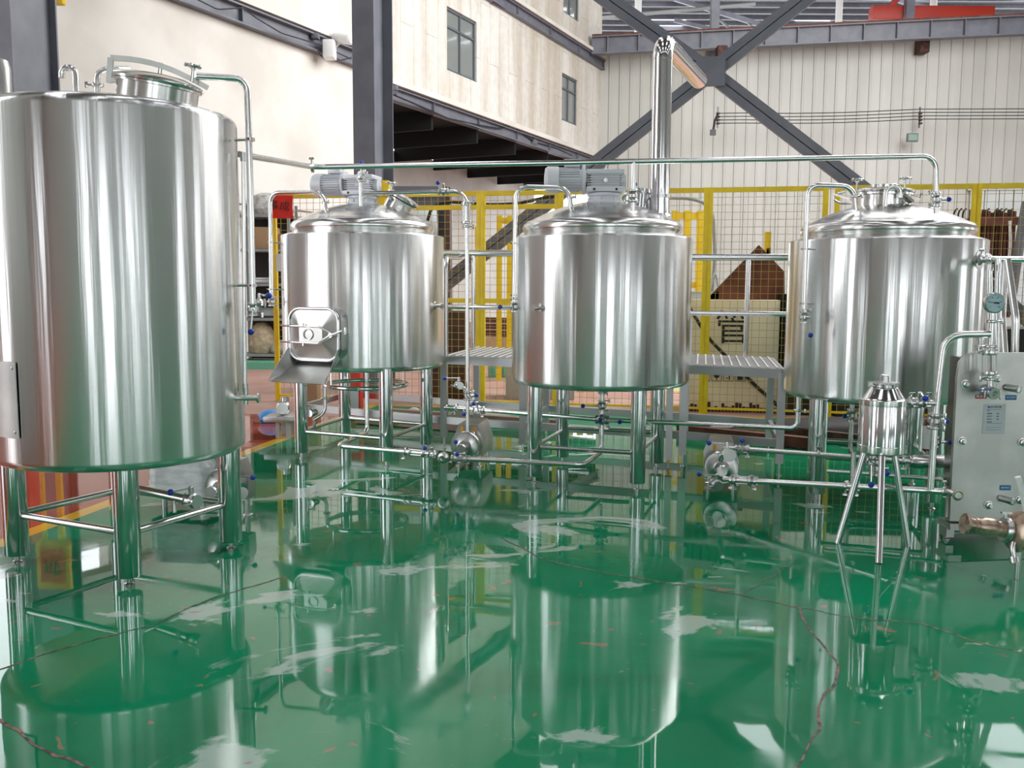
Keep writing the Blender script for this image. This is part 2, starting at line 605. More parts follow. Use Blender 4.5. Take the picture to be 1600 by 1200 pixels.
def crack(pts, wd, name='floor_crack'):
    path = []
    for i in range(len(pts) - 1):
        a, b_ = PZ(*pts[i], 0), PZ(*pts[i + 1], 0)
        n = max(2, int((b_ - a).length / 0.06))
        for k in range(n):
            t = k / n
            p = a.lerp(b_, t)
            p += Vector((random.uniform(-1, 1), random.uniform(-1, 1), 0)) * 0.009
            path.append(p)
    path.append(PZ(*pts[-1], 0))
    m_ = MB()
    L, R_ = [], []
    for i, p in enumerate(path):
        t = (path[min(i + 1, len(path) - 1)] - path[max(i - 1, 0)]).normalized()
        nrm = Vector((-t.y, t.x, 0))
        ww = wd * random.uniform(0.5, 1.3)
        L.append(p + nrm * ww / 2 + UP * 0.0012); R_.append(p - nrm * ww / 2 + UP * 0.0012)
    m_.sheet([L, R_])
    o = m_.build(name, 'crack', floor)
    o['kind'] = 'structure'
    return o


crack([(-20, 1052), (40, 1032), (130, 1005), (240, 976), (330, 935), (450, 900)], 0.009)
crack([(-20, 1120), (30, 1142), (70, 1172), (155, 1205)], 0.012)
crack([(780, 838), (850, 875), (940, 893), (1050, 912), (1160, 930), (1240, 948), (1340, 966), (1440, 975), (1520, 1000), (1610, 1025)], 0.009)
crack([(1248, 950), (1258, 975), (1290, 1010), (1312, 1042), (1300, 1075), (1278, 1105), (1282, 1140), (1262, 1170), (1240, 1205)], 0.010)
crack([(1160, 928), (1200, 905), (1240, 880)], 0.005)

# long building on the left: upper storeys hang over a recessed ground floor
zb = 5.97                                       # underside of the lower steel band
CE = 14.2
mb = MB()
a, b_ = fac(560), fac(933)
W1 = (a + b_) / 2
thick = 0.3


def fwall(name, p0, p1, z0, z1, m, th=0.3, holes=()):
    """wall slab from p0 to p1, outer face on the line, with window openings (s0,s1,z0,z1)"""
    d = (p1 - p0).normalized(); L = (p1 - p0).length
    nrm = Vector((d.y, -d.x, 0))
    xs = sorted({0, L, *[h[0] for h in holes], *[h[1] for h in holes]})
    zs = sorted({z0, z1, *[h[2] for h in holes], *[h[3] for h in holes]})
    m_ = MB()
    for i in range(len(xs) - 1):
        for j in range(len(zs) - 1):
            cx, cz = (xs[i] + xs[i + 1]) / 2, (zs[j] + zs[j + 1]) / 2
            if any(h[0] < cx < h[1] and h[2] < cz < h[3] for h in holes): continue
            m_.box(p0 + d * cx - nrm * th / 2 + UP * cz, (xs[i + 1] - xs[i], th, zs[j + 1] - zs[j]), ax=(d, -nrm, UP))
    return struct(name, m_, m, uv=lambda c: ((c - p0).dot(d), c.z), smooth=False)


def s_of(px, K=K_F, p0=None):
    return (fac(px, K) - p0).length


p0, p1 = fac(540), fac(933)


def hz(px, py):                                 # height on the facade
    f_ = fac(px); return P(px, py, f_.y).z


wins = [(s_of(699, p0=p0), s_of(744, p0=p0), hz(699, 109), hz(699, 9)),
        (s_of(873.5, p0=p0), s_of(897, p0=p0), hz(873.5, 187), hz(873.5, 113)),
        (s_of(874.5, p0=p0), s_of(898, p0=p0), hz(874.5, 18), hz(874.5, 18) + 2.1)]
fwall('wall_left', p0, p1, zb + 0.35, CE, 'facade', holes=wins)
for i, (s0, s1, z0, z1) in enumerate(wins):
    c = p0 + fd * ((s0 + s1) / 2) + UP * ((z0 + z1) / 2) - fn * 0.10
    W_, H_ = s1 - s0, z1 - z0
    m_ = MB(); t = 0.07
    for (du, dz, w_, h_) in ((0, H_ / 2 - t / 2, W_, t), (0, -H_ / 2 + t / 2, W_, t), (-W_ / 2 + t / 2, 0, t, H_), (W_ / 2 - t / 2, 0, t, H_), (0, H_ * 0.2, W_, t * 0.8), (-W_ * 0.02, 0, t * 0.8, H_)):
        m_.box(c + fd * du + UP * dz, (w_, 0.1, h_), ax=(fd, fn, UP))
    wo = m_.build('window_%d' % (i + 1), 'frame', loc=c); wo['kind'] = 'structure'
    q = MB(); q.box(c - fn * 0.01, (W_ - 0.02, 0.02, H_ - 0.02), ax=(fd, fn, UP)); q.build('window_pane', 'pane', wo)

# recessed ground floor of that building and its soffit
back = -fn * 4.6
fwall('wall_left_recess', p0 + back - fd * 3, p1 + back + fd * 4, 0, zb, 'plaster')
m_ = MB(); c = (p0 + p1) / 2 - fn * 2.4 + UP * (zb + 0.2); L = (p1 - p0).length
m_.box(c, (L, 4.5, 0.12), ax=(fd, fn, UP)); struct('ceiling_recess', m_, 'soffit_shade')
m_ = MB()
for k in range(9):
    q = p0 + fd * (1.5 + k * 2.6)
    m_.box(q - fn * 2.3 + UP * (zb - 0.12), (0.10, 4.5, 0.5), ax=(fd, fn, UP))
struct('trim_1', m_, 'soffit_shade')
# steel bands
def band(name, pa, pb, z0, z1):
    m_ = MB()
    d = (pb - pa).normalized(); n_ = Vector((d.y, -d.x, 0)); L_ = (pb - pa).length
    m_.box((pa + pb) / 2 + n_ * 0.0 + UP * (z0 + z1) / 2, (L_, 0.12, z1 - z0), ax=(d, n_, UP))
    m_.box((pa + pb) / 2 + n_ * 0.07 + UP * (z0 + 0.02), (L_, 0.2, 0.03), ax=(d, n_, UP))
    m_.box((pa + pb) / 2 + n_ * 0.07 + UP * (z1 - 0.02), (L_, 0.2, 0.03), ax=(d, n_, UP))
    k = 1.3
    while k < L_:
        m_.box(pa + d * k + n_ * 0.08 + UP * (z0 + z1) / 2, (0.02, 0.12, z1 - z0), ax=(d, n_, UP)); k += 2.6
    return struct(name, m_, 'column', smooth=False)


band('trim_2', p0, p1, zb, zb + 0.32)
z2 = P(933, 108, 37.0).z
band('trim_3', p0, p1, z2 - 0.05, z2 + 0.3)
m_ = MB(); m_.box((p0 + p1) / 2 + fn * 0.09 + UP * (zb + 0.43), (L, 0.3, 0.14), ax=(fd, fn, UP)); struct('trim_4', m_, 'plaster')
m_ = MB(); m_.box((p0 + p1) / 2 + fn * 0.09 + UP * (z2 + 0.40), (L, 0.25, 0.12), ax=(fd, fn, UP)); struct('trim_5', m_, 'plaster')

# nearer wall with its own band
pl0, pl1 = fac(86, K_L), fac(586, K_L)
zl = 1.5 + (443 - 62) / FPX * K_L / (1490 - 400)
fwall('wall_left_near', pl0, pl1, 2.9, CE, 'plaster')
fwall('wall_left_near_base', pl0 - fn * 1.2, pl1 - fn * 1.2, 0, 2.9, 'plaster')
band('trim_6', pl0, pl1, zl - 0.02, zl + 0.32)
m_ = MB(); m_.box((pl0 + pl1) / 2 + fn * 0.06 + UP * (zl + 0.42), ((pl1 - pl0).length, 0.26, 0.14), ax=(fd, fn, UP)); struct('trim_7', m_, 'plaster')
m_ = MB(); q = fac(586, K_L); m_.box(q - fn * 2.9 + UP * CE / 2, (0.3, 6.0, CE), ax=(fd, fn, UP)); struct('wall_left_end', m_, 'plaster')

# corrugated wall across the back
wd_ = Vector((1, -0.165, 0)).normalized(); wn_ = Vector((wd_.y, -wd_.x, 0))
LB = 34.0
ZB = 10.9
m_ = MB()
rows0, rows1 = [], []
k = 0.0
prof_ = [(0, 0), (0.30, 0), (0.32, 0.05), (0.37, 0.05), (0.39, 0)]
pts = []
while k < LB:
    for du, dn in prof_:
        pts.append(corner + wd_ * (k + du) + wn_ * dn)
    k += 0.40
m_.sheet([[p_ + UP * z for p_ in pts] for z in (0, 3.2, ZB)])
struct('wall_back', m_, 'clad', smooth=False)
m_ = MB(); m_.box(corner + wd_ * (LB / 2) - wn_ * 0.15 + UP * ZB / 2, (LB, 0.1, ZB), ax=(wd_, wn_, UP)); struct('wall_back_core', m_, 'clad')
# pale lower cladding on the right and a sill line
m_ = MB()
q0 = corner + wd_ * 13.6 + wn_ * 0.12
for k in range(40):
    m_.box(q0 + wd_ * (0.25 + 0.5 * k) + UP * 2.5, (0.47, 0.10, 5.0), ax=(wd_, wn_, UP))
struct('wall_back_lower', m_, 'paleclad')
m_ = MB(); m_.box(q0 + wd_ * 10 + UP * 5.07 + wn_ * 0.06, (20.2, 0.12, 0.14), ax=(wd_, wn_, UP)); struct('trim_8', m_, 'clad')
m_ = MB(); m_.box(corner + wd_ * 7 + UP * 5.2 + wn_ * 0.09, (13.5, 0.08, 0.06), ax=(wd_, wn_, UP)); struct('trim_9', m_, 'clad')

# roof: corrugated sheet with open roof lights, purlins
def hole_panel(name, x0, x1, y0, y1, z, holes, m, th=0.08):
    xs = sorted({x0, x1, *[h[0] for h in holes], *[h[1] for h in holes]})
    ys = sorted({y0, y1, *[h[2] for h in holes], *[h[3] for h in holes]})
    m_ = MB()
    for i in range(len(xs) - 1):
        for j in range(len(ys) - 1):
            cx, cy = (xs[i] + xs[i + 1]) / 2, (ys[j] + ys[j + 1]) / 2
            if any(h[0] < cx < h[1] and h[2] < cy < h[3] for h in holes): continue
            m_.box((cx, cy, z), (xs[i + 1] - xs[i], ys[j + 1] - ys[j], th))
    return struct(name, m_, m, smooth=False)


rl = []
for x in (-8, -1.5, 5, 11.5, 18, 24.5):
    for y in (-9, -3, 3, 9, 15, 21):
        rl.append((x, x + 1.6, y, y + 3.4))
rl += [(1.0, 2.1, 28.5, 31.5), (8.0, 9.2, 28.0, 32.0), (15.8, 18.2, 27.5, 32.0), (-8, -5, 27, 30)]
for x in (4.5, 9.5, 15.5, 22, 28): rl.append((x, x + 2.6, 40.0, 42.4))
for x in (6.5, 13.5, 24.5): rl.append((x, x + 1.8, 46.0, 49))
hole_panel('ceiling', -16, 34, -14, 64, CE, rl, 'roof')
m_ = MB()
for k in range(26): m_.box((12, 38.2 + k * 1.0, CE - 0.18), (44, 0.08, 0.22))
struct('ceiling_purlins', m_, 'column')

# hall behind the camera: what the steel mirrors
gaps = [(2.0, 4.4, 0.0, 4.2), (6.6, 7.6, 1.0, 5.5), (9.4, 11.8, 1.0, 5.5), (13.8, 15.0, 1, 5.5), (17.5, 20.5, 0, 4.5), (23, 25, 1, 5.5)]
fwall('wall_front', Vector((22, -13, 0)), Vector((-14, -13, 0)), 0, CE, 'wallgrey', holes=gaps)
fwall('wall_side', Vector((-12.9, 4.2, 0)), Vector((-9.0, 13.2, 0)), 0, CE, 'wallgrey')
fwall('wall_side_rear', Vector((-14, -13, 0)), Vector((-13.4, -4.5, 0)), 0, CE, 'wallgrey', holes=[(2.0, 4.0, 1.0, 5.0)])
m_ = MB(); m_.box((-4.7, 3.2, CE / 2), (0.5, 1.3, CE)); struct('reflection_blocker', m_, 'wallgrey')  # added unseen block, darkens the left reflection in the large tank
gapr = [(3, 5, 1.2, 5), (8, 9.2, 1.2, 5), (12.5, 15, 0, 5), (20, 22, 1.2, 5), (26, 28, 1.2, 5), (33, 36, 1.2, 5)]
fwall('wall_right', Vector((22, 36, 0)), Vector((22, -13, 0)), 0, CE, 'wallgrey', holes=gapr)


# ================================================================== STEELWORK
def h_column(name, label, foot, d_web, wfl, depth, H, m='column'):
    x = Vector((d_web.y, -d_web.x, 0))
    t = thing(name, label, 'column', foot)
    m_ = MB(); m_.box(foot - d_web * (depth / 2 - 0.01) + UP * H / 2, (wfl, 0.02, H), ax=(x, d_web, UP)); m_.build('flange', m, t)
    m_ = MB(); m_.box(foot + d_web * (depth / 2 - 0.01) + UP * H / 2, (wfl, 0.02, H), ax=(x, d_web, UP)); m_.build('flange', m, t)
    m_ = MB(); m_.box(foot + UP * H / 2, (0.02, depth - 0.04, H), ax=(x, d_web, UP)); m_.build('web', m, t)
    m_ = MB(); m_.box(foot + UP * 0.015, (wfl + 0.12, depth + 0.12, 0.03), ax=(x, d_web, UP)); m_.build('base_plate', m, t)
    return t


dwv = Vector((0.22, 0.975, 0)).normalized()
fc = Vector(((587 - 800) / FPX * 12.9, 12.9, 0))
h_column('steel_column', 'tall slate grey steel column rising behind the left mash tank', fc, dwv, 0.30, 0.72, CE - 0.1)
fc2 = Vector(((66 - 800) / FPX * 9.4, 9.4, 0))
h_column('steel_column', 'slate grey steel column near the left edge behind the large tank', fc2, Vector((0.25, 0.97, 0)).normalized(), 0.17, 0.62, CE - 0.1)


def brace_Y(px):
    s = (px - 800) / FPX
    return 12.4 / (1 + 0.18 * s)


def bp_(px, py): return P(px, py, brace_Y(px))


bt = thing('cross_brace', 'slate grey steel cross brace with square gusset in front of the back wall', 'brace', (bp_(1110, 115).x, bp_(1110, 115).y, 0))
bn = Vector((-0.18, -1, 0)).normalized()


def brace_arm(a, b_):
    for s in (1, -1):
        pass
    m_ = MB()
    d = (b_ - a).normalized(); side = d.cross(bn).normalized()
    m_.bar(a + side * 0.053, b_ + side * 0.053, 0.08, 0.094, upv=side)
    m_.bar(a - side * 0.053, b_ - side * 0.053, 0.08, 0.094, upv=side)
    m_.bar(a - bn * 0.03, b_ - bn * 0.03, 0.01, 0.15, upv=side)
    for t in (0.33, 0.66):
        p = a.lerp(b_, t)
        m_.box(p - bn * 0.03, (0.12, 0.02, 0.18), ax=(d, bn, side))
    m_.build('brace_arm', 'column', bt)


ctr = bp_(1110, 114)
brace_arm(ctr, bp_(925, -18)); brace_arm(ctr, bp_(1290, -28)); brace_arm(ctr + bn * 0.0, bp_(640, 488)); brace_arm(ctr, bp_(1420, 352))
m_ = MB(); m_.box(ctr + bn * 0.08, (0.36, 0.03, 0.36), ax=(Vector((1, -0.18, 0)).normalized(), bn, UP)); m_.build('gusset_plate', 'column', bt)

# crane runway beam along the back
ga, gb = P(925, 72, 35.6), P(1640, 38, 33.4)
cb = thing('crane_runway_beam', 'long grey crane runway girder with stiffeners along the top of the back wall', 'girder', (ga + gb) / 2)
m_ = MB(); m_.bar(ga, gb, 0.03, 0.62); m_.bar(ga + UP * 0.3, gb + UP * 0.3, 0.35, 0.04); m_.bar(ga - UP * 0.3, gb - UP * 0.3, 0.35, 0.04)
m_.build('girder', 'column', cb)
m_ = MB(); m_.bar(ga + UP * 0.36, gb + UP * 0.36, 0.12, 0.10); m_.build('rail', 'rust', cb)
for k in range(14):
    p = ga.lerp(gb, (k + 0.5) / 14)
    m_ = MB(); m_.box(p + Vector((0, -0.09, 0)), (0.03, 0.16, 0.56)); m_.build('stiffener', 'column', cb)
for px, py in ((1127, 80), (1441, 68)):
    q = P(px, py, 34.7)
    t = thing('wall_bracket', 'dark steel bracket under the runway girder, %s one' % ('left' if px < 1300 else 'right'), 'bracket', q)
    m_ = MB(); m_.box(q - UP * 0.1, (0.34, 0.5, 0.5)); m_.build('corbel', 'rustdark', t)
    m_ = MB(); m_.box(q + UP * 1.6 + Vector((0, 1.3, 0)), (0.3, 0.3, 3.4)); m_.build('post', 'column', t)
rc = P(1455, 22, 36.5)
t = thing('overhead_crane', 'red overhead crane beam under the roof at the top right', 'crane', rc)
m_ = MB(); m_.box(rc, (4.6, 0.5, 0.5), bev=0.03); m_.build('crane_beam', 'crane', t)
m_ = MB(); m_.bar(rc + Vector((-1.6, 0, 0.2)), rc + Vector((-0.4, 0, 1.7)), 0.2, 0.2); m_.build('tie', 'crane', t)
m_ = MB(); m_.box(rc + Vector((0.1, -0.3, -0.45)), (0.5, 0.4, 0.4)); m_.build('hoist', 'column', t)
# roof trusses beyond the wall
for i, (xa, ya) in enumerate(((10.0, 42), (19.0, 41.5))):
    t = thing('roof_truss', 'dark steel roof truss beyond the wall, %s' % ('near the gutter corner' if i == 0 else 'beside the red crane'), 'truss', (xa, ya, 12.5))
    m_ = MB(); m_.bar((xa - 3, ya, 13.9), (xa + 3, ya, 12.2), 0.14, 0.2); m_.bar((xa - 3, ya, 13.0), (xa + 3, ya, 11.6), 0.12, 0.16)
    m_.bar((xa - 1.6, ya, 13.5), (xa, ya, 12.2), 0.08, 0.08); m_.bar((xa, ya, 13.1), (xa + 1.4, ya, 11.9), 0.08, 0.08)
    m_.build('truss_chords', 'column', t)
for i, px in enumerate((997, 1311, 1458)):
    q = P(px, 20, 38.5)
    m_ = MB(); m_.cyl(q - UP * 1.6, q + UP * 1.5, 0.14, seg=12)
    tag(m_.build('downpipe', 'white', loc=q - UP * 1.6), ['white post under the roof left of the brace', 'white post under the roof beside the red crane', 'white post under the roof right of the red crane hoist'][i], 'post')
q = P(1060, 18, 38)
m_ = MB(); m_.tube([P(935, 28, 37.6), P(1180, 6, 37.6)], 0.07); tag(m_.build('roof_conduit', 'greypaint', loc=P(935, 28, 37.6)), 'thin grey conduit running under the roof at the top', 'conduit')

# wires with insulators on the back wall
for k in range(4):
    m_ = MB()
    y0 = 176 + k * 5.2
    pts = [P(1122, y0 + 1, 34.6)]
    for s_ in range(1, 9): pts.append(P(1122 + (1438 - 1122) * s_ / 8, y0 - 5.5 * s_ / 8 + 3.4 * math.sin(PI * s_ / 8), 34.4 - 0.1 * s_))
    pts.append(P(1620, y0 - 6, 33))
    m_.tube(pts, 0.016, seg=6)
    tag(m_.build('wall_wire', 'cable', loc=pts[0]), 'thin dark wire strung along the cladding, %s of four' % ['top', 'second', 'third', 'lowest'][k], 'wire')
for i, px in enumerate((1122, 1438)):
    q = P(px, 183, 34.5)
    t = thing('insulator_rack', ['insulator rack at the left end of the wall wires', 'insulator rack on the wall above the floodlight'][i], 'insulator', q)
    m_ = MB(); m_.box(q + Vector((0, 0.06, 0)), (0.05, 0.05, 0.75)); m_.build('bracket', 'column', t)
    for k in range(4):
        m_ = MB(); m_.cyl(P(px, 176 + k * 5.2, 34.5), P(px, 178.5 + k * 5.2, 34.5), 0.07, seg=10); m_.build('insulator', 'wood', t)
m_ = MB(); m_.tube([P(1122, 178, 34.4), P(1117, 188, 34.4), P(1115, 200, 34.4), P(1114, 206, 34.4)], 0.04, seg=8); m_.box(P(1114, 207, 34.4), (0.2, 0.1, 0.2))
tag(m_.build('hanging_cable_end', 'cable', loc=P(1122, 178, 34.4)), 'black cable end hanging from the left insulator rack', 'cable')
q = P(1425.5, 215, 34.3)
t = thing('floodlight', 'small square floodlight on the corrugated back wall', 'floodlight', q)
m_ = MB(); m_.box(q, (0.40, 0.12, 0.30), bev=0.02); m_.build('housing', 'column', t)
m_ = MB(); m_.box(q + Vector((0, -0.065, 0)), (0.32, 0.02, 0.22)); m_.build('lens', 'lamp', t)
m_ = MB(); m_.box(q + Vector((0, 0.2, 0.1)), (0.06, 0.4, 0.06)); m_.build('bracket', 'column', t)

YL = lambda x: K_L / (1490 - x) - 0.25
YF = lambda x: K_F / (1490 - x) - 0.35
# security camera and cable clutter on the left ledge
q = P(537, 60, YL(537) - 0.45)
t = thing('security_camera', 'white security camera on the ledge beside the tall column', 'camera', q)
m_ = MB(); m_.lathe([(0, -0.22), (0.10, -0.22), (0.105, 0.18), (0.07, 0.22), (0, 0.22)], q, (0.8, -0.5, -0.25), 14); m_.build('housing', 'white', t)
m_ = MB(); m_.tube([q, q + Vector((-0.2, 0.1, -0.15)), q - fn * 0.42 + UP * -0.25], 0.03, 0.05); m_.build('arm', 'white', t)
q = P(515, 78, YL(515) - 0.12)
m_ = MB(); m_.box(q, (0.22, 0.3, 0.34), bev=0.02); tag(m_.build('junction_box', 'white', loc=q), 'white junction box below the security camera', 'box')
q = P(493, 57, YL(493) + 0.15)
m_ = MB(); m_.box(q, (0.14, 0.16, 0.10), bev=0.01); tag(m_.build('wall_lamp', 'column', loc=q), 'small dark lamp on the ledge left of the security camera', 'lamp')


def wire_px(name, label, pxs, Y, r, m='cable', cat='cable'):
    pts = [P(x, y, Y if not callable(Y) else Y(x)) for x, y in pxs]
    m_ = MB(); m_.tube(pts, r, 0.08, seg=8)
    return tag(m_.build(name, m, loc=pts[0]), label, cat)


YL = lambda x: K_L / (1490 - x) - 0.25
YF = lambda x: K_F / (1490 - x) - 0.35
wire_px('cable', 'black cable looping along the band of the near left wall', [(300, -5), (340, 15), (380, 12), (400, 28), (440, 52), (500, 70), (548, 92)], YL, 0.012)
wire_px('cable', 'sagging black cable below the security camera', [(495, 75), (505, 92), (515, 80), (530, 95), (549, 90)], YL, 0.012)
wire_px('cable', 'dark cable trailing along the ledge of the white facade', [(614, 148), (650, 163), (700, 185), (745, 195), (780, 201), (800, 197), (835, 222), (870, 232), (893, 243)], YF, 0.022)
wire_px('cable', 'dark cable along the upper band of the white facade', [(770, 3), (800, 20), (840, 45), (880, 72), (930, 104)], YF, 0.02, 'rustdark')
q = P(834, 222, YF(834)); m_ = MB(); m_.lathe([(0, -0.1), (0.1, -0.08), (0.12, 0.08), (0, 0.12)], q, (0.4, -0.6, -0.6), 12)
tag(m_.build('wall_lamp', 'column', loc=q), 'small dark spotlight on the facade ledge over the soffit', 'lamp')
for i, (px, py) in enumerate(((617, 138), (869, 222))):
    q = P(px, py, YF(px)); m_ = MB(); m_.box(q, (0.16, 0.16, 0.12), bev=0.02); m_.box(q - UP * 0.1, (0.1, 0.1, 0.1))
    tag(m_.build('wall_lamp', 'column' if i == 0 else 'greypaint', loc=q), ['small dark lamp just right of the tall column', 'small grey lamp on the facade ledge, rightmost'][i], 'lamp')
# ================================================================== FITTINGS
def clamp(parent, c, axis, r=0.017, wing=None, name='clamp'):
    """tri-clamp ring with wing nut"""
    c = Vector(c); axis = Vector(axis).normalized()
    m_ = MB()
    R = r + 0.011
    m_.lathe([(r, -0.009), (R, -0.009), (R + 0.004, -0.004), (R + 0.004, 0.004), (R, 0.009), (r, 0.009)], c, axis, 18)
    wg = Vector(wing) if wing is not None else (Vector((0.6, -0.8, 0)) if abs(axis.z) > 0.7 else Vector((0, -0.6, -0.8)))
    wg = (wg - axis * wg.dot(axis)).normalized()
    m_.cyl(c + wg * R, c + wg * (R + 0.026), 0.005, seg=8)
    m_.box(c + wg * (R + 0.028), (0.032, 0.005, 0.016), ax=(axis, wg.cross(axis), wg), bev=0.002)
    m_.box(c - wg * R, (0.018, 0.014, 0.012), ax=(axis, wg.cross(axis), wg))
    return m_.build(name, 'fit', parent)


def valve(parent, c, axis, stem, lever, s=1.0, L=0.10, open_end=False):
    """butterfly valve: body, stem, lever with ball knob"""
    c = Vector(c); axis = Vector(axis).normalized()
    stem = Vector(stem); stem = (stem - axis * stem.dot(axis)).normalized()
    lever = Vector(lever).normalized()
    m_ = MB()
    R = 0.030 * s
    h = 0.026 * s
    m_.lathe([(0.018 * s, -h - 0.014 * s), (R, -h - 0.014 * s), (R, -h - 0.004 * s), (0.021 * s, -h), (R * 0.98, -0.012 * s), (R * 1.12, -0.010 * s), (R * 1.12, 0.010 * s), (R * 0.98, 0.012 * s), (0.021 * s, h), (R, h + 0.004 * s), (R, h + 0.014 * s), (0.018 * s, h + 0.014 * s)], c, axis, 20)
    m_.cyl(c + stem * R, c + stem * (R + 0.032 * s), 0.012 * s, seg=12)
    x = stem.cross(axis)
    for k in (-1, 1):
        m_.cyl(c + x * (R * 0.95) * k - axis * 0.015 * s, c + x * (R * 0.95) * k + axis * 0.015 * s, 0.006 * s, seg=8)
    for a in (-1, 1):
        q = c + axis * a * (h + 0.009 * s)
        m_.cyl(q - x * (R + 0.002), q - x * (R + 0.022 * s), 0.004 * s, seg=8)
        m_.box(q - x * (R + 0.024 * s), (0.028 * s, 0.005, 0.012 * s), ax=(axis, stem, x))
    v = m_.build('valve', 'fit', parent)
    a = c + stem * (R + 0.028 * s)
    e = a + lever * L
    m_ = MB(); m_.cyl(a, e, 0.0045, seg=10); m_.sphere(a, 0.010 * s, 10); m_.build('lever', 'pipe', v)
    m_ = MB(); m_.sphere(e, 0.0175, 14); m_.build('ball_knob', 'blue', v)
    return v


def sight_glass(parent, a, b_, r=0.026):
    a, b_ = Vector(a), Vector(b_); d = (b_ - a).normalized(); L_ = (b_ - a).length
    m_ = MB(); m_.cyl(a + d * 0.008, b_ - d * 0.008, r * 0.72, seg=16); g_ = m_.build('sight_glass', 'glass', parent)
    m_ = MB()
    for q in (a, b_):
        m_.lathe([(0.014, -0.012), (r * 1.25, -0.012), (r * 1.35, 0), (r * 1.25, 0.012), (0.014, 0.012)], q, d, 20)
    x, y = m_._frame(d)
    for k in range(4):
        o_ = (x * math.cos(k * PI / 2 + 0.6) + y * math.sin(k * PI / 2 + 0.6)) * r * 1.1
        m_.cyl(a + o_, b_ + o_, 0.004, seg=8)
    m_.build('sight_glass_cage', 'fit', g_)
    return g_


def knob(parent, c, axis, s=1.0):
    """star hand knob on a stud"""
    c = Vector(c); axis = Vector(axis).normalized()
    m_ = MB()
    m_.cyl(c - axis * 0.075 * s, c, 0.008 * s, seg=10)
    m_.lathe([(0, -0.008 * s), (0.014 * s, -0.012 * s), (0.014 * s, 0.004 * s), (0.038 * s, 0.002 * s), (0.043 * s, 0.010 * s), (0.038 * s, 0.018 * s), (0, 0.022 * s)], c, axis, 16)
    x, y = m_._frame(axis)
    for k in range(5):
        a = 2 * PI * k / 5
        m_.sphere(c + (x * math.cos(a) + y * math.sin(a)) * 0.041 * s + axis * 0.010 * s, 0.011 * s, 8)
    return m_.build('hand_knob', 'fit', parent)


def shell(parent, cx, cy, R, z0, z1, name='shell', top=0.0):
    m_ = MB()
    k = 0.045
    prof = [(0, z0 - 0.03), (R * 0.55, z0 - 0.015)]
    for i in range(7):
        a = PI / 2 * i / 6
        prof.append((R - k + k * math.sin(a), z0 + k - k * math.cos(a)))
    if top:
        prof += [(R, z0 + (z1 - z0) * 0.5)] + [(R - top + top * math.cos(a_), z1 - top + top * math.sin(a_)) for a_ in [PI / 2 * i_ / 7 for i_ in range(7)]]
        prof += [(R * 0.85, z1 + 0.012)]
    else:
        prof += [(R, z0 + (z1 - z0) * 0.5), (R, z1 - 0.012)]
        prof += [(R - 0.003, z1 - 0.004), (R - 0.012, z1), (R * 0.85, z1 + 0.028)]
    m_.lathe([(r, z) for r, z in prof], (cx, cy, 0), UP, 96)
    return m_.build(name, 'shell', parent)


def leg(parent, q, ztop, r=0.058, zb=0.052):
    m_ = MB()
    m_.lathe([(0, zb), (r * 0.97, zb), (r, zb + 0.006), (r, ztop)], (q.x, q.y, 0), UP, 28)
    l_ = m_.build('leg', 'leg', parent)
    m_ = MB()
    m_.lathe([(0, 0.0), (0.024, 0.0), (0.024, 0.006), (0.014, 0.010), (0.014, zb + 0.01), (0.0, zb + 0.01)], (q.x, q.y, 0), UP, 14)
    m_.build('levelling_foot', 'fit', l_)
    return l_


def brace(parent, a, b_, z, r=0.017, z2=None):
    a = Vector((a.x, a.y, z)); b_ = Vector((b_.x, b_.y, z if z2 is None else z2))
    m_ = MB(); m_.cyl(a, b_, r, seg=14)
    return m_.build('brace_tube', 'bar', parent)


def dome(parent, cx, cy, r, z0, zr, zt, name='dished_top'):
    """z0 foot of the collar, zr rim height, zt crown"""
    m_ = MB()
    k = 0.045
    prof = [(r - 0.004, z0), (r - 0.004, z0 + 0.012)]
    for i in range(9):
        a = -0.3 + (PI / 2 + 0.2) * i / 8
        prof.append((r - 0.035 + 0.05 * math.cos(a), z0 + 0.055 + 0.055 * math.sin(a)))
    rr, zz = prof[-1]
    for i in range(1, 11):
        t = i / 10
        prof.append((rr * (1 - t), zz + (zt - zz) * (1 - (1 - t) ** 1.9)))
    prof[-1] = (0, zt)
    m_.lathe(prof, (cx, cy, 0), UP, 80)
    return m_.build(name, 'dome', parent)


def on_shell(cx, cy, R, px, py):
    """point of the upright cylinder hit by the ray through a pixel"""
    d = fw * FPX + rt * (px - 800) + up * (600 - py)
    A = d.x ** 2 + d.y ** 2; B = -2 * (d.x * cx + d.y * cy); D = cx ** 2 + cy ** 2 - R * R
    t = (-B - math.sqrt(max(B * B - 4 * A * D, 0))) / (2 * A)
    return Vector((0, 0, CZ)) + d * t


def along(pipe_pts, i, t):
    return Vector(pipe_pts[i]).lerp(Vector(pipe_pts[i + 1]), t)


# ================================================================== LARGE TANK (left)
T1 = Vector((-2.124, 5.0, 0)); R1 = 0.645
t1 = thing('hot_liquor_tank', 'largest stainless steel tank on four legs at the left edge', 'tank', T1)
shell(t1, T1.x, T1.y, R1, 0.585, 2.375, top=0.05)
m_ = MB(); m_.lathe([(R1 * 0.86, 2.38), (R1 * 0.5, 2.41), (0, 2.43)], (T1.x, T1.y, 0), UP, 64); m_.build('dished_top', 'dome', t1)
L1 = [Vector((-1.905, 4.50, 0)), Vector((-1.590, 5.14, 0)), Vector((-2.655, 4.86, 0)), Vector((-2.345, 5.46, 0))]
for q in L1: leg(t1, q, 0.64, 0.062, 0.045)
brace(t1, L1[0], L1[1], 0.262, 0.018); brace(t1, L1[0], L1[2], 0.262, 0.018); brace(t1, L1[1], L1[3], 0.262, 0.018); brace(t1, L1[2], L1[3], 0.262, 0.018)
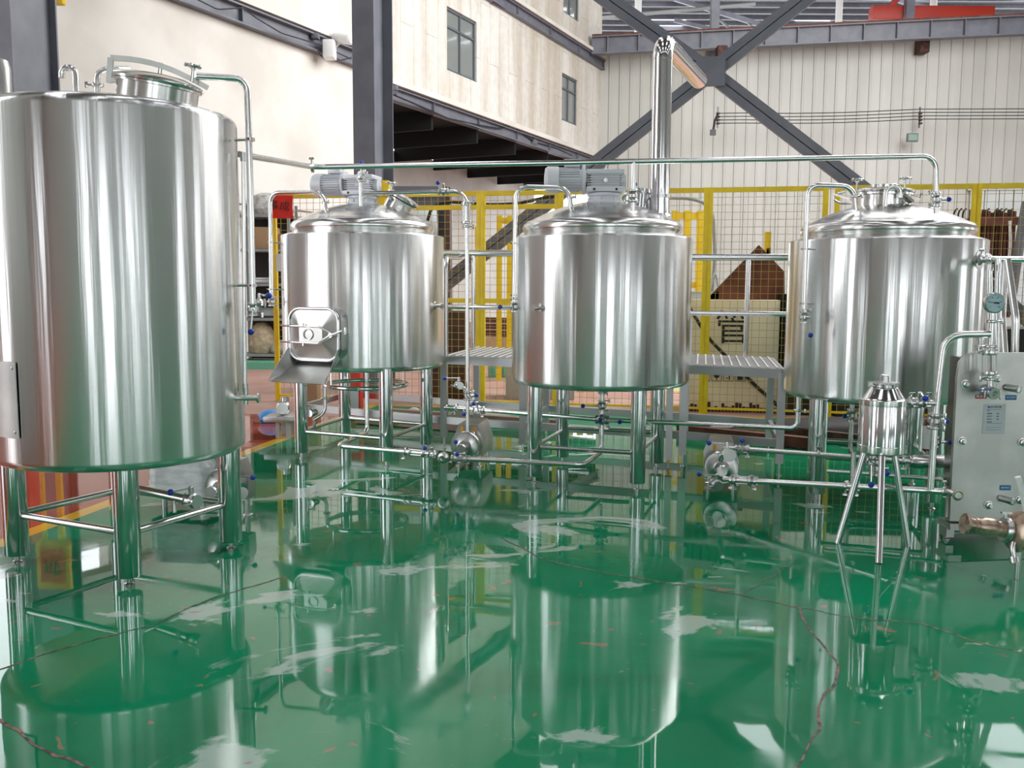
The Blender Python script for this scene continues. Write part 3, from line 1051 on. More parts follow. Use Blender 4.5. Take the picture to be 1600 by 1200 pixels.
# access plate, curved on the shell
m_ = MB()
az0 = None
rows = []
top_r, bot_r = on_shell(T1.x, T1.y, R1, 26, 566), on_shell(T1.x, T1.y, R1, 36, 686)
ar = math.atan2(top_r.y - T1.y, top_r.x - T1.x)
zA, zB_ = top_r.z, bot_r.z
for j in range(2):
    z = zA if j == 0 else zB_
    rows.append([Vector((T1.x + (R1 + 0.006) * math.cos(ar - a), T1.y + (R1 + 0.006) * math.sin(ar - a), z)) for a in [0.05 * k for k in range(11)]])
m_.sheet(rows, 0.004)
pl = m_.build('access_plate', 'satin', t1)
for z in (zA - 0.03, zB_ + 0.03):
    a = ar - 0.035
    n_ = Vector((math.cos(a), math.sin(a), 0))
    m_ = MB(); m_.lathe([(0.008, 0), (0.008, 0.005), (0, 0.007)], Vector((T1.x, T1.y, z)) + n_ * (R1 + 0.006), n_, 10); m_.build('screw', 'fit', pl)
# manway
mc = P(245, 160, 4.86)
mt = Vector((0.17, -0.07, 1)).normalized()
m_ = MB(); m_.lathe([(0.197, -0.06), (0.197, 0.073), (0.212, 0.075), (0.212, 0.085), (0.0, 0.085)], mc, mt, 48)
mw = m_.build('manway', 'dome', t1)
m_ = MB(); m_.lathe([(0.220, 0.087), (0.222, 0.098), (0.205, 0.108), (0.13, 0.132), (0, 0.145)], mc, mt, 48); m_.build('manway_lid', 'dome', mw)
xm = Vector((1, 0.25, -0.17)); xm = (xm - mt * xm.dot(mt)).normalized()
arc_pts = [mc + xm * (-0.235 + 0.47 * t) + mt * (0.155 + 0.045 * math.sin(PI * (0.12 + 0.88 * t)) - 0.035 * t) for t in [k / 10 for k in range(11)]]
m_ = MB(); ym = mt.cross(xm)
for a, b_ in zip(arc_pts, arc_pts[1:]): m_.bar(a, b_ + (b_ - a) * 0.05, 0.022, 0.026, upv=mt)
m_.build('clamp_arm', 'satin', mw)
m_ = MB(); m_.bar(arc_pts[0], mc + xm * -0.232 + mt * 0.05, 0.035, 0.025, upv=xm); m_.bar(mc + xm * -0.235 + mt * 0.06, mc + xm * -0.17 + mt * 0.08, 0.04, 0.02, upv=mt); m_.build('hinge', 'satin', mw)
m_ = MB(); m_.cyl(arc_pts[5] - mt * 0.06, arc_pts[5] + mt * 0.015, 0.010, seg=10); m_.build('lid_pin', 'fit', mw)
knob(mw, P(302, 106, 4.80), mt, 0.9)
# gooseneck vent and small spray pipe on top
vb = P(119, 146, 5.15)
pts = [vb - UP * 0.03, vb + UP * 0.10]
m_ = MB()
vx = Vector((-1, -0.1, 0)).normalized()
arc_ = [vb + UP * 0.10 + vx * (0.035 * (1 - math.cos(a))) + UP * 0.035 * math.sin(a) for a in [PI * k / 8 for k in range(9)]]
m_.tube([vb - UP * 0.03] + arc_ + [arc_[-1] - UP * 0.02], 0.017)
m_.build('gooseneck_vent', 'pipe', t1)
pb = [P(152, 148, 5.1), P(152, 111, 5.1), P(176, 107, 5.15), P(200, 108, 5.25)]
m_ = MB(); m_.tube(pb, 0.016, 0.05); sp_ = m_.build('spray_pipe', 'pipe', t1)
clamp(sp_, P(152, 133, 5.1), (0, 0, 1), 0.016, wing=(-1, -0.2, 0))
m_ = MB(); q = P(-2, 140, 4.75); m_.lathe([(0.06, -0.05), (0.06, 0.10), (0.05, 0.14), (0, 0.16)], q, UP, 20); m_.build('top_fitting', 'satin', t1)
# level tube
q0, q1 = P(380, 246, 5.02), P(383, 606, 5.02)
lt = thing('level_tube', 'thin vertical level tube clipped to the right side of the large tank', 'tube', q1)
m_ = MB(); m_.cyl(q0, q1, 0.011, seg=12); m_.build('tube', 'pipe', lt)
for q, py in ((q0, 246), (q1, 606)):
    m_ = MB(); m_.cyl(q - UP * 0.02, q + UP * 0.025, 0.016, seg=8); nut = m_.build('nut', 'fit', lt)
m_ = MB(); m_.tube([P(372, 622, 4.98), P(402, 622, 4.98)], 0.014); m_.lathe([(0.014, 0), (0.026, 0), (0.026, 0.012), (0.012, 0.012)], P(402, 622, 4.98), (1, 0, 0), 16); m_.build('drain_stub', 'pipe', lt)
m_ = MB(); m_.cyl(P(384, 606, 5.0), P(384, 632, 5.0), 0.014, seg=8); m_.build('lower_tee', 'fit', lt)
# CIP pipe from the manway down the right side
cp = [P(306, 119, 4.86), P(386, 123, 4.98), P(391, 300, 4.98), P(395, 478, 4.98)]
t = thing('cleaning_pipe', 'stainless cleaning pipe from the lid of the large tank down its right side', 'pipe', cp[-1])
m_ = MB(); m_.tube(cp, 0.0175, 0.07); m_.build('tube', 'pipe', t)
for py, D_ in ((218, 4.98), (446, 4.98)):
    c = P(390.5 + (py - 218) * 0.013, py, D_)
    m_ = MB(); m_.cyl(c + Vector((-0.085, 0.02, 0)), c + Vector((0.025, -0.005, 0)), 0.007, seg=8); m_.lathe([(0.017, -0.008), (0.026, -0.008), (0.026, 0.008), (0.017, 0.008)], c, UP, 16); st = m_.build('stand_off', 'fit', t)
    m_ = MB(); m_.cyl(c + Vector((0.0, -0.027, 0)), c + Vector((0.0, -0.033, 0)), 0.006, seg=8); m_.build('red_cap', 'red', st)
valve(t, P(395, 483, 4.98), UP, (0.3, -1, 0), (-0.12, 0, -1), 0.9, 0.12)
valve(t, P(399, 474, 4.98) + Vector((0.0, 0.08, 0.0)), (1, 0, 0), (0, 0, 1), (0.9, -0.3, -0.1), 0.8, 0.06)
# bottom outlet with valve
o0, o1 = Vector((-2.10, 5.02, 0.60)), Vector((-2.10, 5.02, 0.30))
v1 = P(300, 782, 4.72)
o1.z = v1.z
m_ = MB(); m_.tube([o0, o1 + Vector((0, 0, 0)), v1], 0.024, 0.06)
t = thing('drain_pipe', 'drain pipe and blue-knobbed valve beneath the large tank', 'pipe', o1)
m_.build('tube', 'bar', t)
valve(t, v1, (v1 - o1), (0, -0.1, 1), (-0.9, -0.35, -0.15), 1.15, 0.10)
m_ = MB(); m_.cyl(v1 + Vector((-0.09, -0.01, -0.06)), v1 + Vector((-0.09, -0.01, 0.0)), 0.012, seg=10); m_.build('sample_port', 'fit', t)

# ================================================================== FRAMEWORK FOR THE BREW VESSELS
def vessel(name, label, T, R, z0, z1, legs, rd, zt, braces, rleg=0.0565, hleg=None):
    t = thing(name, label, 'tank', T)
    shell(t, T.x, T.y, R, z0, z1)
    dome(t, T.x, T.y, rd, z1 + 0.012, z1 + 0.05, zt)
    for q in legs: leg(t, q, z0 + 0.03, rleg)
    for i, j, z in braces: brace(t, legs[i], legs[j], z)
    return t


# --- T2 mash tank
T2 = Vector((-1.295, 8.12, 0)); R2 = 0.696; Z2 = 1.905
L2 = [Vector((-1.807, 7.88, 0)), Vector((-1.030, 7.53, 0)), Vector((-0.775, 8.33, 0)), Vector((-1.58, 8.70, 0))]
t2 = vessel('mash_tank', 'stainless steel mash tank with a square side door, left of the three matching tanks', T2, R2, 0.78, Z2, L2, 0.60, 2.19, [(0, 1, .235), (1, 2, .235), (2, 3, .235), (3, 0, .235)])
# --- T3 kettle
T3 = Vector((0.685, 7.225, 0)); R3 = 0.688; Z3 = 1.855
L3 = [Vector((0.175, 6.95, 0)), Vector((0.925, 6.71, 0)), Vector((1.19, 7.51, 0)), Vector((0.428, 7.75, 0))]
t3 = vessel('brew_kettle', 'middle stainless steel brew kettle with a tall chimney on its domed top', T3, R3, 0.74, Z3, L3, 0.595, 2.135, [(0, 1, .275), (1, 2, .275), (2, 3, .30), (3, 0, .275)])
# --- T4 whirlpool
T4 = Vector((2.735, 6.88, 0)); R4 = 0.683; Z4 = 1.828
L4 = [Vector((2.095, 6.29, 0)) + Vector((0.05, 0.12, 0)), Vector((2.85, 6.17, 0)), Vector((3.05, 6.95, 0)), Vector((2.36, 7.12, 0))]
t4 = vessel('whirlpool_tank', 'stainless steel tank with a round hatch on its domed top, right of the row', T4, R4, 0.685, Z4, L4, 0.59, 2.105, [(0, 1, .31), (1, 2, .31), (2, 3, .31), (3, 0, .31)])

# --- T2 door and chute
n_ = Vector((-0.375, -0.927, 0)).normalized(); x_ = Vector((-n_.y, n_.x, 0)) * 1.0
x_ = Vector((0.927, -0.375, 0)).normalized()
dc = T2 + n_ * (R2 + 0.075); dc.z = 1.094


def rrect(c, X, Y, w_, h_, r, n=6):
    pts = []
    for sx, sy, a0 in ((1, 1, 0), (-1, 1, PI / 2), (-1, -1, PI), (1, -1, 3 * PI / 2)):
        for k in range(n + 1):
            a = a0 + PI / 2 * k / n
            pts.append(c + X * (sx * (w_ / 2 - r) + r * math.cos(a)) + Y * (sy * (h_ / 2 - r) + r * math.sin(a)))
    return pts


DW, DH = 0.46, 0.41
m_ = MB()
ra = rrect(dc - n_ * 0.02, x_, UP, DW + 0.02, DH + 0.01, 0.10)
rb = rrect(dc - n_ * 0.30, x_, UP, DW + 0.05, DH + 0.03, 0.11)
m_.sheet([ra + [ra[0]], rb + [rb[0]]], 0.004)
dn = m_.build('door_neck', 'dome', t2)
# swept collar where the neck meets the shell, seen to the right of the door
m_ = MB(); ring = rrect(dc, x_, UP, DW, DH, 0.10)
m_.tube(ring, 0.013, closed=True); do = m_.build('door', 'leg', t2)
m_ = MB()
inner = rrect(dc, x_, UP, DW - 0.02, DH - 0.02, 0.09)
mid = rrect(dc + n_ * 0.005, x_, UP, DW - 0.07, DH - 0.07, 0.05)
cen = rrect(dc + n_ * 0.045, x_, UP, DW * 0.47, DH * 0.30, 0.004)
cn = [dc + n_ * 0.045]
m_.sheet([inner + [inner[0]], mid + [mid[0]], cen + [cen[0]]])
m_.b.faces.new([m_.b.verts.new(p) for p in cen])
m_.build('door_panel', 'satin', do)
m_ = MB(); m_.tube([dc + n_ * 0.052 + (x_ * math.cos(a) + UP * math.sin(a)) * 0.042 - x_ * 0.02 for a in [2 * PI * k / 20 for k in range(20)]], 0.004, closed=True, seg=8); m_.build('embossed_ring', 'dome', do)
m_ = MB()
for s_ in (1, -1):
    z = s_ * 0.065
    m_.tube([dc - x_ * 0.31 + UP * z + n_ * 0.01, dc - x_ * 0.20 + UP * z + n_ * 0.05, dc + x_ * 0.05 + UP * z + n_ * 0.06, dc + x_ * 0.09 + UP * z + n_ * 0.06, dc + x_ * 0.20 + n_ * 0.05 + UP * 0.01 * s_], 0.008, 0.03, seg=10)
m_.build('hinge_bars', 'pipe', do)
m_ = MB()
m_.cyl(dc + x_ * 0.20 + n_ * 0.02 - UP * 0.0, dc + x_ * 0.20 + n_ * 0.075, 0.018, seg=14)
m_.tube([dc + x_ * 0.09 + n_ * 0.07 - UP * 0.06, dc + x_ * 0.20 + n_ * 0.075, dc + x_ * 0.30 + n_ * 0.06 + UP * 0.035], 0.008, seg=10)
m_.cyl(dc + x_ * 0.28 - n_ * 0.02 + UP * 0.005, dc + x_ * 0.28 - n_ * 0.02 + UP * 0.06, 0.012, seg=10)
m_.build('latch', 'pipe', do)
for s_ in (1, -1):
    q = dc - x_ * 0.06 + n_ * 0.06 + UP * (0.065 * s_)
    m_ = MB(); m_.cyl(q, q + UP * 0.025 * s_, 0.008, seg=8); m_.build('hinge_nut', 'fit', do)
# chute: U channel that widens and drops
def row(t):
    w_ = 0.44 + 0.10 * t
    c = dc + n_ * (-0.10 + 0.34 * t) + UP * (-0.20 - 0.17 * t)
    hh = 0.17 * (1 - t ** 1.5) + 0.012
    o_ = []
    for k in range(15):
        s_ = -1 + 2 * k / 14
        lift = max(0, abs(s_) - 0.72) / 0.28
        o_.append(c + x_ * (w_ / 2 * max(-1, min(1, s_ * (1.0 + 0.18 * (1 - lift))))) + UP * (hh * lift ** 1.4))
    return o_


m_ = MB(); m_.sheet([row(t / 8) for t in range(9)], 0.004); m_.build('discharge_chute', 'satin', t2)
m_ = MB(); q = P(563, 549, 7.62); m_.cyl(q, q + Vector((0, 0, -0.04)), 0.007, seg=8); m_.cyl(q + Vector((-0.05, 0, -0.01)), q + Vector((0.02, 0, -0.01)), 0.005, seg=8); m_.build('chute_pin', 'fit', t2)

# --- tank top features
def gearmotor(name, label, c, zb_, s=1.0, turn=0.0):
    X = (Ug * math.cos(turn) + Vg * math.sin(turn)); Y = UP.cross(X)
    c = Vector((c.x, c.y, zb_))
    t = thing(name, label, 'motor', c)
    ax = (X, Y, UP)
    m_ = MB(); m_.lathe([(0, 0), (0.135 * s, 0), (0.135 * s, 0.018), (0.115 * s, 0.022), (0.115 * s, 0.05), (0.13 * s, 0.055), (0.13 * s, 0.075), (0, 0.075)], c, UP, 28)
    for k in range(6):
        a = k * PI / 3 + 0.2
        m_.cyl(c + (X * math.cos(a) + Y * math.sin(a)) * 0.12 * s + UP * 0.012, c + (X * math.cos(a) + Y * math.sin(a)) * 0.12 * s + UP * 0.045, 0.012, seg=6)
    m_.build('mounting_flange', 'motor', t)
    gc = c + UP * 0.165
    m_ = MB()
    m_.box(gc - UP * 0.066, (0.29 * s, 0.22, 0.035), ax=ax, bev=0.006)
    m_.box(gc + UP * 0.066, (0.29 * s, 0.22, 0.035), ax=ax, bev=0.006)
    m_.box(gc, (0.22 * s, 0.17, 0.12), ax=ax)
    for k in range(6): m_.box(gc + UP * (-0.045 + k * 0.018), (0.26 * s, 0.205, 0.006), ax=ax)
    m_.cyl(gc + X * 0.12 * s, gc + X * 0.165 * s, 0.055, seg=20)
    gb_ = m_.build('gearbox', 'motor', t)
    m_ = MB(); m_.cyl(gc - Y * 0.10, gc - Y * 0.118, 0.016, seg=12); m_.build('oil_plug', 'fit', gb_)
    m_ = MB(); m_.cyl(gc + UP * 0.08 + X * 0.02, gc + UP * 0.125 + X * 0.02, 0.009, seg=8); m_.sphere(gc + UP * 0.125 + X * 0.02, 0.016, 10); m_.build('breather', 'fit', gb_)
    for k in (-1, 1):
        m_ = MB(); m_.cyl(gc - Y * 0.109 + X * 0.085 * s * k - UP * 0.066, gc - Y * 0.114 + X * 0.085 * s * k - UP * 0.066, 0.010, seg=8); m_.build('bolt', 'black', gb_)
    mcn = gc - X * 0.15 * s + UP * 0.012
    m_ = MB(); m_.lathe([(0.05, 0), (0.112, 0.0), (0.112, 0.02), (0.075, 0.03), (0.075, 0.05)], mcn, -X, 32); m_.build('motor_flange', 'motor', t)
    m_ = MB(); m_.lathe([(0.078, 0.03), (0.078, 0.21)], mcn, -X, 28)
    for k in range(28):
        a = 2 * PI * k / 28
        o_ = (UP * math.cos(a) + Y * math.sin(a))
        m_.box(mcn - X * 0.125 + o_ * 0.084, (0.165, 0.006, 0.020), ax=(X, o_.cross(X), o_))
    mb_ = m_.build('motor_body', 'motor', t)
    m_ = MB(); m_.lathe([(0.094, 0.20), (0.101, 0.205), (0.101, 0.285), (0.085, 0.305), (0.03, 0.312), (0, 0.312)], mcn, -X, 32); m_.build('fan_cover', 'motor', t)
    m_ = MB(); m_.box(mcn - X * 0.10 + UP * 0.115, (0.115, 0.09, 0.045), ax=ax, bev=0.006); m_.box(mcn - X * 0.10 + UP * 0.142, (0.13, 0.10, 0.014), ax=ax, bev=0.004); m_.build('terminal_box', 'motor', t)
    return t


gearmotor('agitator_motor', 'silver grey gear motor on top of the left mash tank', P(566, 300, 8.08), 2.165, 0.95, -0.05)
gearmotor('agitator_motor', 'silver grey gear motor on top of the middle kettle', P(944, 300, 7.2), 2.115, 0.98, 0.18)

# T2 manway, tilted
c = P(622, 324, 8.22); ax_ = Vector((0.50, -0.12, 0.86)).normalized()
m_ = MB(); m_.lathe([(0.12, -0.10), (0.12, 0.055), (0.14, 0.06), (0.14, 0.075), (0, 0.075)], c, ax_, 36); mw = m_.build('manway', 'dome', t2)
m_ = MB(); m_.lathe([(0.148, 0.085), (0.148, 0.10), (0.10, 0.112), (0, 0.118)], c, ax_, 36); m_.build('manway_lid', 'dome', mw)
m_ = MB(); m_.lathe([(0.143, 0.074), (0.145, 0.086)], c, ax_, 36); m_.build('manway_seal', 'black', mw)
knob(mw, P(612, 288, 8.1), (0.05, 0, 1), 0.95)
m_ = MB(); m_.bar(P(606, 300, 8.12), P(612, 312, 8.1), 0.03, 0.02); m_.build('knob_bracket', 'fit', mw)
m_ = MB(); m_.bar(P(636, 308, 8.1), P(645, 320, 8.1), 0.02, 0.015); m_.build('lid_hinge', 'fit', mw)

# T4 manway
c = P(1384, 322, 6.86); c = Vector((T4.x + 0.0, T4.y - 0.05, 2.075)); ax_ = UP
c = P(1380, 322, 6.85)
ax_ = Vector((0.02, -0.02, 1)).normalized()
m_ = MB(); m_.lathe([(0.185, -0.06), (0.185, 0.07), (0.205, 0.075), (0.205, 0.09), (0, 0.09)], c, ax_, 44); mw = m_.build('manway', 'dome', t4)
m_ = MB(); m_.lathe([(0.21, 0.094), (0.212, 0.108), (0.18, 0.122), (0.10, 0.13), (0.10, 0.15), (0, 0.152)], c, ax_, 44); m_.build('manway_lid', 'dome', mw)
knob(mw, P(1339, 283, 6.72), UP, 0.9); knob(mw, P(1414, 281, 6.66), UP, 0.9)
m_ = MB(); m_.cyl(P(1339, 290, 6.72), P(1341, 310, 6.72), 0.008, seg=8); m_.cyl(P(1414, 290, 6.66), P(1415, 308, 6.66), 0.008, seg=8)
m_.bar(P(1330, 312, 6.72), P(1302, 303, 6.8), 0.03, 0.012); m_.tube([P(1330, 318, 6.76), P(1312, 318, 6.78), P(1302, 312, 6.8), P(1306, 303, 6.8), P(1322, 300, 6.78)], 0.008, 0.03, seg=8)
m_.bar(P(1412, 305, 6.64), P(1424, 316, 6.66), 0.05, 0.02)
m_.tube([P(1430, 306, 6.7), P(1437, 310, 6.7), P(1440, 302, 6.7)], 0.006, seg=8)
m_.build('hatch_clamp', 'fit', mw)
hb = P(1383, 318, 6.62)
m_ = MB(); vx = Vector((1, 0, 0)); rr_ = 0.052
arc_ = [hb + UP * 0.07 + vx * (rr_ * (1 - math.cos(a))) + UP * rr_ * math.sin(a) for a in [PI * k / 8 for k in range(9)]]
m_.tube([hb - UP * 0.04] + arc_ + [arc_[-1] - UP * 0.03], 0.018); m_.build('gooseneck_vent', 'pipe', t4)

# nozzles and small marks on the shells
for (tt, T_, R_, px, py) in ((t2, T2, R2, 681, 478), (t3, T3, R3, 842, 481)):
    q = on_shell(T_.x, T_.y, R_, px, py); nn_ = Vector((q.x - T_.x, q.y - T_.y, 0)).normalized()
    m_ = MB(); m_.lathe([(0.035, 0), (0.035, 0.004), (0.013, 0.006), (0.013, 0.05), (0.022, 0.052), (0.022, 0.062), (0, 0.062)], q, nn_, 16); m_.build('thermometer_port', 'fit', tt)
q = Vector((T4.x, T4.y, P(1524, 405, 6.3).z)); aa = math.radians(-50); nn_ = Vector((math.cos(aa), math.sin(aa), 0)); q = q + nn_ * (R4 - 0.005)
m_ = MB(); m_.lathe([(0.07, 0), (0.07, 0.006), (0.024, 0.008), (0.024, 0.05), (0.038, 0.05), (0.038, 0.068), (0.02, 0.07), (0.02, 0.09), (0, 0.09)], q, nn_, 24); m_.build('side_nozzle', 'fit', t4)
outl = q + nn_ * 0.09

# chimney over the kettle
c0 = P(1030, 345, 7.42); R_ = 0.076
ct = P(1036, 66, 7.42)
ct.x = c0.x + 0.0; 
dz = ct.z
d_end = P(1092, 128, 8.75); d_end.z = dz - 0.0
ec = []
hdir = (d_end - Vector((c0.x, c0.y, dz))); hdir.z = 0; hdir.normalize()
rb_ = 0.13
for k in range(11):
    a = PI / 2 * k / 10
    ec.append(Vector((c0.x, c0.y, dz - rb_)) + hdir * (rb_ * (1 - math.cos(a))) + UP * (rb_ * math.sin(a)))
t = thing('steam_chimney', 'tall polished stainless chimney pipe with elbow above the middle kettle', 'chimney', c0)
m_ = MB(); m_.tube([c0 - UP * 0.12, Vector((c0.x, c0.y, dz - rb_))], R_, seg=32, cap=False); m_.build('riser', 'leg', t)
m_ = MB(); m_.tube(ec, R_ + 0.002, seg=32, cap=False); m_.build('elbow', 'leg', t)
m_ = MB(); m_.tube([ec[-1], d_end], R_, seg=32, cap=True); m_.build('horizontal_run', 'leg', t)
for zz in (dz - rb_, P(1030, 307, 7.42).z):
    m_ = MB(); m_.lathe([(R_, -0.012), (R_ + 0.014, -0.012), (R_ + 0.014, 0.012), (R_, 0.012)] if zz < 3 else [(R_, -0.004), (R_ + 0.004, -0.004), (R_ + 0.004, 0.004), (R_, 0.004)], (c0.x, c0.y, zz), UP, 32); m_.build('clamp_band', 'fit', t)
m_ = MB(); q = P(1030, 338, 7.42); m_.lathe([(R_ + 0.02, 0), (R_ + 0.004, 0.02), (R_, 0.02)], q, UP, 32); m_.build('collar', 'dome', t)
# rear hatch beside the chimney
c = P(1000, 322, 7.55)
m_ = MB(); m_.lathe([(0.13, -0.08), (0.13, 0.06), (0.15, 0.06), (0.15, 0.09), (0, 0.10)], c, (0.1, 0.3, 0.95), 28); m_.build('manway', 'dome', t3)

# ================================================================== PIPES ON THE TANKS
def pipe_thing(name, label, pts, r=0.0175, bend=0.05, matn='pipe', seg=14, cat='pipe', base=None):
    b_ = min(pts, key=lambda p: p.z) if base is None else base
    t = thing(name, label, cat, b_)
    m_ = MB(); m_.tube(pts, r, bend, seg); m_.build('tube', matn, t)
    return t


def standoff(t, c, towards, L_=0.08, r=0.0175):
    d = Vector(towards).normalized()
    m_ = MB(); m_.cyl(c, c + d * L_, 0.006, seg=8); m_.lathe([(r, -0.006), (r + 0.008, -0.006), (r + 0.008, 0.006), (r, 0.006)], c, UP, 14)
    m_.cyl(c - d * 0.02, c - d * 0.036, 0.006, seg=8)
    return m_.build('stand_off', 'fit', t)


# T2 left pipe
D2 = 7.95
pp = [P(424, 466, D2), P(422, 301, D2), P(505, 300, 7.85), P(510, 335, 7.85)]
t = pipe_thing('cleaning_pipe', 'stainless cleaning pipe down the left side of the left mash tank', pp, 0.0175, 0.09)
for py in (379, 452): standoff(t, P(423.2, py, D2), (1, 0.1, 0))
clamp(t, P(508.5, 316, 7.85), UP)
valve(t, P(424.5, 471, D2), UP, (-0.2, -1, 0.0), (-1, 0.1, -0.08), 1.0, 0.10)
# T2 centre riser with valve, tee and run to the right
c = P(565, 330, 7.55)
Dn = 7.55
pp = [P(564, 322, Dn), P(563, 268, Dn)]
t = pipe_thing('riser_pipe', 'short stainless riser with valve and blue ball on top of the left mash tank', pp, 0.0165, 0)
clamp(t, P(564, 283, Dn), UP); clamp(t, P(564, 273, Dn), UP)
valve(t, P(564, 277, Dn), UP, (0.1, -1, 0), (0.02, 0.3, 1), 0.95, 0.115)
Dw = 7.5
pp = [P(568, 302, Dn), P(728, 299, Dw), P(730, 420, Dw), P(731, 693, Dw)]
t = pipe_thing('transfer_pipe', 'stainless transfer pipe with sight glass running down to the left pump', pp, 0.0165, 0.10)
valve(t, P(693, 299, Dw), (1, 0, 0), (0.0, -0.4, 1), (-1, 0, 0.25), 1.0, 0.045)
sight_glass(t, P(728.5, 319, Dw), P(729, 348, Dw), 0.032)
clamp(t, P(728.5, 316, Dw), UP, wing=(1, -0.2, 0)); clamp(t, P(729, 354, Dw), UP, wing=(1, -0.2, 0))
clamp(t, P(730.5, 612, Dw), UP, wing=(1, -0.3, 0)); clamp(t, P(730.5, 624, Dw), UP, wing=(1, -0.3, 0))
clamp(t, P(730.5, 677, Dw), UP, wing=(1, -0.3, 0))
valve(t, P(717, 602, Dw - 0.02), (0.35, -0.9, 0), (0.0, 0, 1), (-1, -0.1, 0), 1.0, 0.115)
m_ = MB(); m_.tube([P(717, 602, Dw + 0.03), P(724, 606, Dw + 0.02), P(731, 613, Dw)], 0.016, 0.03); m_.build('side_branch', 'fit', t)
valve(t, P(731, 617, Dw), UP, (1, -0.5, 0), (1, 0, 0), 0.95, 0.02)

# T3 left pipe
D3 = 7.05
pp = [P(803.5, 478, D3), P(806, 292, D3), P(888, 293, 7.0), P(893, 330, 7.0)]
t = pipe_thing('cleaning_pipe', 'stainless cleaning pipe down the left side of the middle kettle', pp, 0.0178, 0.09)
for py in (380, 461): standoff(t, P(804.5, py, D3), (1, 0.1, 0))
clamp(t, P(892, 308, 7.0), UP); clamp(t, P(804, 466, D3), UP)
valve(t, P(803.5, 479, D3), UP, (-0.3, -1, 0), (-1, -0.05, -0.02), 1.0, 0.09)
# T4 left pipe
D4 = 6.45
pp = [P(1255, 492, D4), P(1262, 289, D4), P(1333, 291, 6.4), P(1337, 328, 6.4)]
t = pipe_thing('cleaning_pipe', 'stainless cleaning pipe down the front left of the right tank', pp, 0.0172, 0.08)
for py in (389, 474): standoff(t, P(1259 - (py - 389) * 0.03, py, D4), (1, 0.15, 0), 0.07)
clamp(t, P(1336, 307, 6.4), UP, 0.016); clamp(t, P(1256, 485, D4), UP)
valve(t, P(1256, 495, D4), UP, (0.3, -1, 0), (0.12, 0, -1), 1.05, 0.125)

# long overhead pipe from the large tank to the right tank with tee down to the kettle
ya = 5.1; 
A0, A1 = P(374, 241, 5.15), P(488, 261, 6.2)
B1 = P(1462, 244, 6.35); B2 = P(1463, 334, 6.35)
M1 = P(991, 248, 6.75)
Bm = P(760, 251.5, 6.5)
t = pipe_thing('overhead_pipe', 'long stainless pipe crossing above the three matching tanks', [A0, A1, B1, B2], 0.0178, 0.09)
clamp(t, A1 + (B1 - A1).normalized() * 0.0, (B1 - A1), 0.018, wing=(0, -0.4, 0.9))
clamp(t, P(1462.5, 302, 6.35), UP, wing=(-1, -0.3, 0)); clamp(t, P(1462.5, 322, 6.35), UP, wing=(-1, -0.3, 0))
valve(t, P(1463, 312, 6.35), UP, (1, -0.2, 0), (1, 0.4, 0.1), 1.0, 0.03)
uu = (P(991, 248, 6.35) - A1)
kk = (991 - 488) / (1462 - 488)
# point of the pipe under pixel column 991
best = min((A1.lerp(B1, s_ / 400) for s_ in range(401)), key=lambda p: abs((p - Vector((0, 0, CZ))).dot(rt) / (p - Vector((0, 0, CZ))).dot(fw) * FPX - 191))
dj = P(989, 330, best.y)
m_ = MB(); m_.tube([best, Vector((best.x, best.y, dj.z + 0.0))], 0.0165); m_.build('drop_tube', 'pipe', t)
dt_ = best
def atz(py): 
    q = P(990, py, dt_.y); return Vector((dt_.x, dt_.y, q.z))
clamp(t, atz(298), UP, wing=(1, -0.2, 0)); clamp(t, atz(314), UP, wing=(-1, -0.2, 0))
valve(t, atz(306), UP, (0.2, 1, 0.2), (0.1, 0.3, 1), 0.95, 0.09)

# ring pipe under the mash tank, its drain and valve
zc = 0.617
rc_ = [Vector((T2.x + 0.01 + 0.355 * math.cos(a), T2.y + 0.355 * math.sin(a), zc)) for a in [2 * PI * k / 48 for k in range(48)]]
t = thing('ring_pipe', 'ring-shaped stainless pipe with drain valve beneath the left mash tank', 'pipe', (T2.x, T2.y, zc))
m_ = MB(); m_.tube(rc_, 0.019, closed=True); m_.build('ring', 'leg', t)
qa = Vector((T2.x - 0.325, T2.y - 0.14, zc)); qb = P(510, 645, qa.y); qb.x = qa.x; qc = P(489, 656, qa.y - 0.05)
m_ = MB(); m_.tube([qa, Vector((qa.x, qa.y, qb.z)), qc], 0.0165, 0.06); m_.build('tube', 'pipe', t)
clamp(t, Vector((qa.x, qa.y, P(512, 622, qa.y).z)), UP)
valve(t, P(488, 645, qa.y - 0.08), (-0.4, -0.9, 0), UP, (-1, 0, 0.03), 1.05, 0.115)
m_ = MB(); m_.cyl(P(492, 652, qa.y), P(491, 668, qa.y), 0.014, seg=12); m_.build('tail', 'bar', t)
# supports from tank to ring
for a in (0.5, 2.2, 3.9, 5.4):
    m_ = MB(); p = Vector((T2.x + 0.01 + 0.355 * math.cos(a), T2.y + 0.355 * math.sin(a), zc)); m_.cyl(p, p + UP * 0.19, 0.008, seg=8); m_.build('hanger', 'bar', t)

